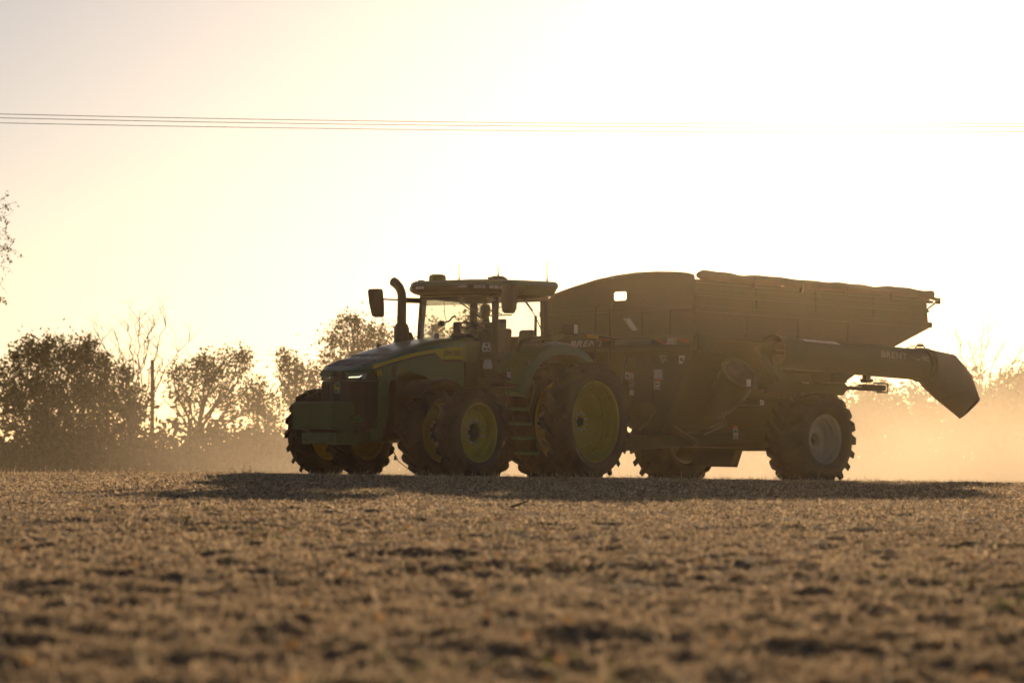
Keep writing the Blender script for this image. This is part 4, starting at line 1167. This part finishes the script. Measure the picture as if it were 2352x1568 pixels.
# cart pictogram
pic = MB()
def stroke(pts, w=.012):
    for (a, b), (c_, d_) in zip(pts[:-1], pts[1:]):
        v_ = Vector((c_ - a, d_ - b)); n = Vector((-v_.y, v_.x)).normalized() * w / 2
        pic.prism([(a - n.x, b - n.y), (c_ - n.x, d_ - n.y), (c_ + n.x, d_ + n.y), (a + n.x, b + n.y)], 'x', 3.3025, 3.3045 + .0003 * len(pic.f) / 6)
stroke([(.92, 2.195), (1.16, 2.205), (1.06, 2.115), (1.17, 2.095)]); stroke([(.92, 2.195), (1.0, 2.15), (1.0, 2.12), (1.06, 2.115)])
stroke([(1.03 + .032 * math.cos(a), 2.085 + .032 * math.sin(a)) for a in np.linspace(0, 2 * math.pi, 13)])
stroke([(.96, 2.178), (1.09, 2.178)], .016)
pic.build('cart_pictogram', M['letter'], GC)
# auger tube lettering and white measuring strip, wrapped on the tube
def on_tube(t, deg, rr=.2935):
    a = R(deg); n1 = Vector((0, 1, 0)); n2 = Vector((0, 0, 1))
    return UA + ud * t + (n1 * math.cos(a) + n2 * math.sin(a)) * rr
for (t0, t1) in ((.62, .82), (.825, 1.02), (1.025, 1.22), (1.225, 1.42), (1.43, 1.62)):
    secs = [[on_tube(t0 + (t1 - t0) * 0 - (dg - 55) * .004, dg) for dg in (66, 60, 54, 48)], [on_tube(t1 - (dg - 55) * .004, dg) for dg in (66, 60, 54, 48)]]
    MB().loft(secs, cap=False, closed=False).build('white_strip', M['white'], GC)
tang = lambda dg: Vector((0, -math.sin(R(dg)), math.cos(R(dg))))
text('lettering', 'BRENT', M['letter_dim'], GC, .17, face_m(on_tube(3.07, 20, .301), ud, tang(20)), shear=.3, bold=.003, fit=.80, spacing=1.12)
text('lettering', '882', M['letter_dim'], GC, .13, face_m(on_tube(4.03, 18, .298), ud, tang(18)), bold=.002, fit=.20)
MB().loft([[on_tube(3.56, 28), on_tube(3.62, 22)], [on_tube(3.80, 14), on_tube(3.82, 8)], [on_tube(3.90, 22), on_tube(3.88, 17)]], cap=False, closed=False).build('swoosh_decal', M['letter_dim'], GC)
# side frame rail above the wheel with fender step and decals
MB().b2((2.4, 1.02, 1.30), (-1.5, 1.14, 1.52)).build('side_sill', M['cart_green'], GC, bevel=.01)
MB().prism([(-.9, 1.62), (-1.45, 1.62), (-1.62, 1.78), (-1.05, 2.1), (.3, 2.2), (.3, 1.62)], 'y', 1.20, 1.24).build('rear_gusset', M['cart_green'], GC)
text('lettering', '882', M['letter_dim'], GC, .14, face_m((-.35, 1.243, 1.86), (-1, 0, 0), ZA), bold=.004, shear=.2)
decal('s', (1.78, 2.02, 1.40), .10, .09, 'wide')
decal('s', (1.30, 1.00, .885), .13, .24, 'tall')
MB().b2((2.2, 1.6, 1.35), (1.5, 1.9, 1.42)).build('side_step', M['cart_green'], GC)
MB().tube([(2.3, 1.5, 1.3), (2.25, 1.62, 1.0), (2.6, 1.4, .82)], .012, 5).tube([(2.2, 1.6, 1.32), (2.3, 1.55, 1.05), (2.55, 1.5, .95)], .012, 5).build('hydraulic_hoses', M['letter_dim'], GC)

# ------------------------------------------------------------------ trees and brush
def leaf_cloud(name, pts, size, mat, parent):
    """one quad leaf spray per point"""
    pts = np.asarray(pts); n = len(pts)
    a = rng.normal(size=(n, 3)); a /= np.linalg.norm(a, axis=1)[:, None]
    b = np.cross(a, rng.normal(size=(n, 3))); b /= np.linalg.norm(b, axis=1)[:, None]
    s = (size * rng.uniform(.6, 1.4, n))[:, None]
    V = np.stack([pts - a * s, pts + b * s * .45, pts + a * s, pts - b * s * .45], 1).reshape(-1, 3)
    F = np.arange(n * 4).reshape(n, 4)
    return np_mesh(name, V, F, mat, parent)

def limb(mb, a, b, r0, r1, n=5, wob=.12, sides=5):
    a = Vector(a); b = Vector(b); L = (b - a).length
    pts = []; rs = []
    for i in range(n + 1):
        t = i / n
        p = a.lerp(b, t)
        if 0 < i < n: p += Vector((random.gauss(0, 1), random.gauss(0, 1), random.gauss(0, .5))) * wob * L * .3
        p.z += math.sin(t * math.pi) * L * .04
        pts.append(p); rs.append(r0 + (r1 - r0) * t)
    mb.tube(pts, rs, sides)
    return pts

def tree(kind, label, base_x, Y, clumps, group, leaf=.10, dens=1.0, mat='leaf', trunk_r=.12, ripple=.5, split=1.3):
    gz = float(base_z((base_x - 1176) / FP * Y, Y)) - .1
    bx = (base_x - 1176) / FP * Y
    root = empty(kind, (bx, Y, gz)); tag(root, label, 'tree', group)
    o = Vector((bx, Y, gz))
    cl = []
    for (cx, cyy, rx, rz) in clumps:
        cyy += 20
        c = px(cx, cyy, Y) - o; k = Y / FP
        cl.append((c + Vector((0, random.uniform(-1, 1) * rx * k * .8, 0)), rx * k, rz * k))
    wood = MB()
    topz = sum(c[0].z for c in cl) / len(cl)
    fork = Vector((random.uniform(-.2, .2), 0, max(.8, topz * .45)))
    limb(wood, (0, 0, -.2), fork, trunk_r, trunk_r * .75, 4, .05, 7)
    P = []
    for c, rx, rz in cl:
        tip = c + Vector((0, 0, -rz * .2))
        pp = limb(wood, fork + Vector((random.uniform(-.1, .1), random.uniform(-.1, .1), random.uniform(-.4, .3))), tip, trunk_r * .5, .03, 5, .12)
        for q in range(6):
            d = Vector((random.gauss(0, 1) * rx, random.gauss(0, 1) * rx, random.gauss(0, .8) * rz)) * .7
            limb(wood, pp[random.choice((2, 3, 4, 5))], c + d, .022, .008, 3, .12, 4)
        vol = rx * rx * rz
        # twig tufts: leaves gather around random twig ends so that gaps stay open between them
        nt_ = max(7, int(22 * dens * (rx * rz) / .6))
        for q in range(nt_):
            u = rng.normal(size=3); u /= np.linalg.norm(u)
            rr = rng.random() ** .45
            ctr = np.array(c) + u * rr * np.array([rx, rx, rz])
            out = u * np.array([1, 1, 1]) * .10 + np.array([0, 0, .05])
            m = int(rng.integers(24, 52))
            tt = rng.random((m, 1))
            P.append(ctr + out * tt * 2.2 + rng.normal(size=(m, 3)) * (.10 + .10 * tt) * split)
    wood.build('trunk', M['bark'], root, smooth=True)
    leaf_cloud('crown', np.concatenate(P), leaf, M[mat], root)
    return root

G1 = 'trees along the field edge'
tree('broadleaf_tree', 'densest dark round-topped tree of the tree line, farthest from the tractor', 110, 138,
     [(40, 800, 12, 16), (75, 778, 14, 14), (112, 768, 10, 12), (150, 776, 14, 12), (196, 782, 12, 14), (236, 806, 10, 18), (15, 855, 36, 40), (70, 822, 40, 38), (115, 805, 36, 30), (165, 806, 36, 28), (205, 810, 34, 32), (240, 845, 26, 34), (60, 890, 60, 48), (140, 870, 70, 50), (215, 880, 46, 46), (20, 940, 50, 40), (100, 945, 70, 45), (190, 945, 60, 45), (250, 900, 20, 40)], G1, dens=1.35, leaf=.09)
tree('broadleaf_tree', 'small slim tree between the dense round tree and the grey pole', 292, 134,
     [(290, 835, 14, 20), (298, 870, 26, 24), (285, 905, 30, 26), (310, 920, 28, 26), (290, 955, 36, 26)], G1, dens=1.3)
tree('broadleaf_tree', 'loose feathery tree with flat-topped crown standing next to the grey pole', 440, 136,
     [(398, 832, 16, 12), (440, 822, 30, 16), (480, 812, 24, 16), (515, 808, 26, 16), (548, 800, 18, 10), (560, 822, 12, 14), (425, 858, 34, 20), (475, 852, 36, 24), (520, 850, 30, 22), (500, 890, 36, 20), (550, 890, 28, 22), (455, 895, 26, 16), (405, 890, 18, 14), (530, 925, 34, 20), (575, 925, 26, 20)], G1, dens=1.15, leaf=.08)
tree('broadleaf_tree', 'low scrubby tree between the feathery tree and the tractor front tyre', 605, 132,
     [(590, 872, 14, 16), (606, 895, 22, 18), (592, 925, 26, 20), (622, 930, 18, 22), (605, 965, 34, 24), (632, 975, 16, 24)], G1, dens=1.2, leaf=.08)
tree('broadleaf_tree', 'medium tree rising just in front of the tractor hood nose', 690, 134,
     [(656, 802, 12, 10), (664, 830, 20, 18), (656, 862, 18, 16), (690, 822, 22, 16), (702, 852, 28, 22), (680, 885, 30, 20), (660, 905, 20, 12), (725, 845, 22, 24), (735, 885, 22, 22), (712, 915, 30, 20)], G1, dens=1.2, leaf=.08)
tree('broadleaf_tree', 'tallest spreading tree seen above the tractor hood', 830, 140,
     [(808, 716, 14, 8), (790, 738, 28, 14), (835, 732, 26, 14), (870, 745, 22, 12), (762, 758, 18, 14), (810, 768, 40, 20), (860, 778, 40, 22), (905, 760, 22, 18), (770, 800, 34, 24), (830, 815, 50, 26), (895, 805, 38, 26), (930, 770, 18, 20), (780, 850, 44, 28), (860, 860, 50, 28), (930, 830, 26, 30)], G1, dens=1.2, leaf=.085)
tree('broadleaf_tree', 'tree seen through the tractor windshield', 1050, 138,
     [(1000, 745, 26, 18), (1030, 762, 30, 20), (1070, 730, 26, 18), (1095, 712, 14, 12), (1060, 775, 44, 26), (1110, 765, 26, 22), (990, 790, 36, 26), (1130, 770, 16, 18), (1080, 820, 60, 36)], G1, dens=1.1, leaf=.085)
tree('broadleaf_tree', 'tree whose thin leafy twigs reach in at the upper left edge of the sky', -190, 118,
     [(-150, 500, 90, 60), (-120, 600, 80, 60), (-200, 450, 100, 60), (-60, 520, 40, 40), (-180, 700, 120, 70), (-90, 680, 60, 40)], G1, dens=.25, leaf=.085, trunk_r=.22)
# thin drooping sprays of that tree
def edge_sprays():
    root = [o for o in COL.objects if o.name.startswith('broadleaf_tree') and 'upper left' in o.get('label', '')][0]
    o = root.location; w = MB(); P = []
    for (a, b) in (((-60, 520), (40, 462)), ((-60, 525), (26, 492)), ((-60, 540), (24, 540)), ((-50, 560), (38, 575)), ((-50, 560), (28, 600)), ((-60, 580), (30, 628)), ((-60, 600), (6, 660)), ((-60, 510), (12, 452)), ((-60, 640), (14, 700)), ((-50, 600), (20, 560))):
        pa, pb = px(a[0], a[1], 118) - o, px(b[0], b[1], 118) - o
        pp = limb(w, pa, pb, .018, .004, 6, .10, 4)
        for q in range(7):
            t = random.uniform(.35, 1.0); p = pa.lerp(pb, t)
            tip = p + Vector((random.uniform(-.05, .4), random.uniform(-.2, .2), random.uniform(-.35, .3)))
            limb(w, p, tip, .007, .003, 2, .15, 3)
            for _ in range(3):
                P.append(np.array(tip.lerp(p, random.random() * .6)) + rng.normal(size=3) * .05)
    w.build('twigs', M['bark'], root)
    leaf_cloud('leaf_sprays', np.array(P), .07, M['leaf'], root)
edge_sprays()

def bare_tree(label, base, Y, tips, group, r0=.06):
    tips = [(a, b_ + 12, c, d + 22) for a, b_, c, d in tips]
    b = px(base[0], base[1], Y); gz = float(base_z(b.x, Y)) - .1
    root = empty('bare_tree', (b.x, Y, gz)); tag(root, label, 'tree', group)
    o = root.location.copy(); w = MB(); tw = MB()
    limb(w, (0, 0, -.1), b - o, r0 * 1.2, r0, 4, .04, 6)
    for (mx, my, tx, ty) in tips:
        m = px(mx, my, Y) - o; t = px(tx, ty, Y) - o
        m.y += random.uniform(-.5, .5); t.y = m.y + random.uniform(-.6, .6)
        limb(w, b - o, m, r0 * .75, r0 * .42, 5, .07, 5)
        pp = limb(w, m, t, r0 * .45, .013, 7, .10, 4)
        for q in range(9):
            p = pp[random.randint(1, 6)]
            d = (t - m); s = Vector((random.uniform(-1, 1), random.uniform(-1, 1), random.uniform(.4, 1.3))).normalized() * d.length * random.uniform(.15, .45)
            q2 = limb(tw, p, p + s, .015, .006, 4, .14, 3)
            if random.random() < .6:
                limb(tw, q2[2], q2[2] + Vector((random.uniform(-.5, .5), random.uniform(-.3, .3), random.uniform(.1, .6))) * s.length * .8, .010, .005, 3, .14, 3)
    w.build('trunk', M['bark'], root, smooth=True); tw.build('branches', M['bark'], root)
    return root
bare_tree('leafless tree with wispy twigs fanning up beside the grey pole', (304, 985), 133,
          [(285, 900, 195, 740), (300, 870, 262, 735), (310, 880, 292, 720), (318, 860, 326, 690), (322, 870, 340, 730), (325, 890, 352, 700), (335, 900, 384, 700), (340, 910, 436, 742), (330, 940, 372, 800), (290, 930, 250, 800), (308, 940, 216, 730)], 'leafless trees', .055)
bare_tree('leafless tree with long forked branches rising beyond the auger spout', (2252, 960), 128,
          [(2250, 880, 2252, 715), (2255, 890, 2270, 720), (2240, 900, 2195, 735), (2262, 900, 2300, 760), (2235, 920, 2180, 790), (2270, 910, 2330, 800), (2275, 930, 2350, 780), (2250, 860, 2225, 760)], 'leafless trees', .05)
bare_tree('thin leafless sapling below the auger tube', (2103, 960), 130,
          [(2100, 880, 2088, 780), (2103, 870, 2105, 770), (2108, 890, 2118, 800)], 'leafless trees', .03)
G2 = 'hazy trees behind the dust'
tree('broadleaf_tree', 'hazy tree behind the lamp arm at the rear of the grain cart', 2020, 142, [(1985, 890, 26, 18), (2020, 880, 26, 18), (2050, 900, 24, 20), (2000, 925, 40, 28), (2050, 940, 36, 30), (1960, 950, 40, 34)], G2, dens=1.5)
tree('conifer_tree', 'hazy pointed tree between the cart lamp arm and the auger spout', 2114, 140, [(2112, 892, 12, 12), (2112, 912, 20, 16), (2116, 938, 28, 20), (2112, 970, 34, 24)], G2, dens=1.7)
tree('broadleaf_tree', 'hazy tree directly behind the leafless tree beyond the spout', 2215, 145, [(2190, 880, 24, 18), (2225, 872, 26, 20), (2250, 890, 26, 22), (2200, 920, 40, 30), (2250, 940, 40, 34)], G2, dens=1.6)
tree('broadleaf_tree', 'hazy broad tree at the far right edge', 2320, 140, [(2290, 885, 26, 20), (2325, 862, 30, 20), (2350, 850, 26, 22), (2300, 925, 44, 34), (2345, 910, 40, 40), (2380, 880, 40, 40), (2330, 965, 50, 34)], G2, dens=1.7)

def undergrowth():
    n = 37000
    P = []
    xs = rng.uniform(-42, 42, n); ys = rng.uniform(119, 134, n)
    top = 1.2 + 1.5 * vnoise(xs / 1.3, ys / 4.0, 41) + 1.6 * vnoise(xs / 5.0, ys / 9.0, 43)
    h = top * rng.random(n) ** .8
    h = h * (1 + .45 * np.clip((xs - 9) / 4, 0, 1))
    base = base_z(xs, ys)
    P = np.stack([xs, ys, base + h], -1)
    k = 4
    P = np.repeat(P, k, 0) + rng.normal(size=(n * k, 3)) * np.array([.22, .3, .22])
    o = leaf_cloud('undergrowth', P, .15, M['brush'], None)
    tag(o, kind='stuff')
    m = 5200
    xs = rng.uniform(-42, 42, m); ys = rng.uniform(117, 128, m)
    L = rng.uniform(.8, 2.2, m); b = np.stack([xs, ys, base_z(xs, ys)], -1)
    t = b + np.stack([rng.normal(0, .25, m), rng.normal(0, .25, m), L], -1)
    s = np.array([.012, 0, 0])
    V = np.stack([b - s, b + s, t], 1).reshape(-1, 3)
    o = np_mesh('tall_weeds', V, np.arange(m * 3).reshape(m, 3), M['brush'])
    tag(o, kind='stuff')
undergrowth()

# thin pole and the three wires
pt = px(350, 826, 140); pb = float(base_z(pt.x, 140)) - .2
p_ = MB().tube([(0, 0, 0), (0, 0, pt.z - pb)], [.10, .085], 10)
pole = p_.build('utility_pole', M['wood'], None, smooth=True, loc=(pt.x, 140, pb))
tag(pole, 'thin bare grey pole standing among the trees', 'pole')
WL = ['topmost of the three power lines across the sky', 'middle one of the three power lines across the sky', 'lowest of the three power lines across the sky']
for i, (yl, ym, yr, dy) in enumerate(((262, 284, 284.5, 0), (271, 291.5, 291.5, .5), (282.5, 302, 303, 0))):
    Y = 80 + dy
    A = np.array([0, 1420, 2352.]); co = np.polyfit(A, [yl, ym, yr], 2)
    pts = [px(x, float(np.polyval(co, x)), Y) for x in np.linspace(-1500, 4200, 90)]
    w = MB().tube(pts, .0085, 5).build('power_line', M['wire'], None, smooth=True)
    tag(w, WL[i], 'power line', 'power lines across the sky')

# ------------------------------------------------------------------ weeds, stick
def weed(x, y, Y, h, label, seed_head=True, mat='straw'):
    p = px(x, y, Y); z = float(ground_z(p.x, Y))
    o = empty('dry_weed', (p.x, Y, z)); tag(o, label, 'weed', 'dry weeds standing in the stubble')
    mb = MB(); tips = []
    for k in range(3):
        a = random.uniform(0, 6.3); tip = Vector((math.cos(a) * h * .35, math.sin(a) * h * .2, h * random.uniform(.7, 1.0)))
        mb.tube([(0, 0, -.02), tip * .5 + Vector((0, 0, h * .06)), tip], [.004, .003, .002], 4); tips.append((tip, tip * .5))
    mb.build('stem', M['straw'], o)
    P = []
    for t, m in tips:
        for _ in range(8): P.append(np.array(m.lerp(t, random.random())) + rng.normal(size=3) * .012)
    leaf_cloud('leaves', np.array(P), .018, M[mat], o)
weed(556, 1135, 36, .34, 'tallest pale dry weed, on the lit stubble before the far front tyre')
weed(318, 1130, 37, .30, 'dry forked weed farthest from the tractor, under the feathery trees')
weed(1292, 1140, 37, .26, 'small green sprig in the shadow in front of the rear tractor tyre', mat='weed_green')
weed(752, 1128, 37, .2, 'bent dry weed in the shadow below the far front tyre')
weed(2030, 1140, 36, .2, 'short weed in the shadow below the cart wheel')
weed(2300, 1145, 35, .22, 'short dry weed by the right edge of the field shadow')
sp_ = px(1185, 1182, 28); sz = float(ground_z(sp_.x, 28))
st_ = MB().tube([(-.13, 0, .0), (-.03, .03, .02), (.11, .05, .07)], [.010, .013, .007], 6).build('stick', M['bark'], None, smooth=True, loc=(sp_.x, 28, sz))
tag(st_, 'dark broken stick lying on the stubble in front of the tractor', 'stick')

# ------------------------------------------------------------------ haze and dust
def volume_box(name, lo, hi):
    o = MB().b2(lo, hi).build(name, None)
    m = bpy.data.materials.new(name); m.use_nodes = True
    t = m.node_tree; t.nodes.remove(t.nodes['Principled BSDF'])
    v = t.nodes.new('ShaderNodeVolumePrincipled')
    t.links.new(v.outputs[0], t.nodes['Material Output'].inputs['Volume'])
    o.data.materials.append(m)
    tag(o, kind='stuff')
    return o, m, t, v
hz, hm, ht, hv = volume_box('haze', (-160, -70, -3.5), (160, 156, 11.5))
hv.inputs['Color'].default_value = (1.0, .80, .52, 1)
hv.inputs['Density'].default_value = .000125
hv.inputs['Anisotropy'].default_value = .945

DUST = True
if DUST:
    dz, dm, dt, dv = volume_box('dust_cloud', (-24, 57.5, -2.2), (34, 116, 6.5))
    dv.inputs['Color'].default_value = (1.0, .84, .64, 1)
    dv.inputs['Anisotropy'].default_value = .40
    N = dt.nodes; L = dt.links
    tc = N.new('ShaderNodeTexCoord'); sep = N.new('ShaderNodeSeparateXYZ'); L.new(tc.outputs['Object'], sep.inputs[0])
    nz = N.new('ShaderNodeTexNoise'); nz.inputs['Scale'].default_value = .26; nz.inputs['Detail'].default_value = 3; nz.inputs['Roughness'].default_value = .55
    L.new(tc.outputs['Object'], nz.inputs['Vector'])
    r1 = N.new('ShaderNodeMapRange'); r1.inputs['From Min'].default_value = .38; r1.inputs['From Max'].default_value = .64; r1.inputs['To Min'].default_value = .10; L.new(nz.outputs['Fac'], r1.inputs['Value'])
    def mr(src, a, b, c, d, interp='SMOOTHSTEP'):
        q = N.new('ShaderNodeMapRange'); q.interpolation_type = interp
        for nme, val in (('From Min', a), ('From Max', b), ('To Min', c), ('To Max', d)): q.inputs[nme].default_value = val
        L.new(src, q.inputs['Value']); return q.outputs[0]
    def mul(a, b):
        q = N.new('ShaderNodeMath'); q.operation = 'MULTIPLY'
        for i, s_ in enumerate((a, b)):
            if isinstance(s_, (int, float)): q.inputs[i].default_value = s_
            else: L.new(s_, q.inputs[i])
        return q.outputs[0]
    hgt = mr(sep.outputs['Z'], -.6, 5.4, 1, 0)
    hgt = mul(hgt, hgt)
    xl = mr(sep.outputs['X'], -13, 11, .03, 1); xr = mr(sep.outputs['X'], 22, 32, 1, .05)
    yn = mr(sep.outputs['Y'], 57.6, 66, 0, 1); yf = mr(sep.outputs['Y'], 95, 116, 1, 0)
    d_ = mul(mul(mul(hgt, r1.outputs[0]), mul(xl, xr)), mul(mul(yn, yf), .085))
    L.new(d_, dv.inputs['Density'])
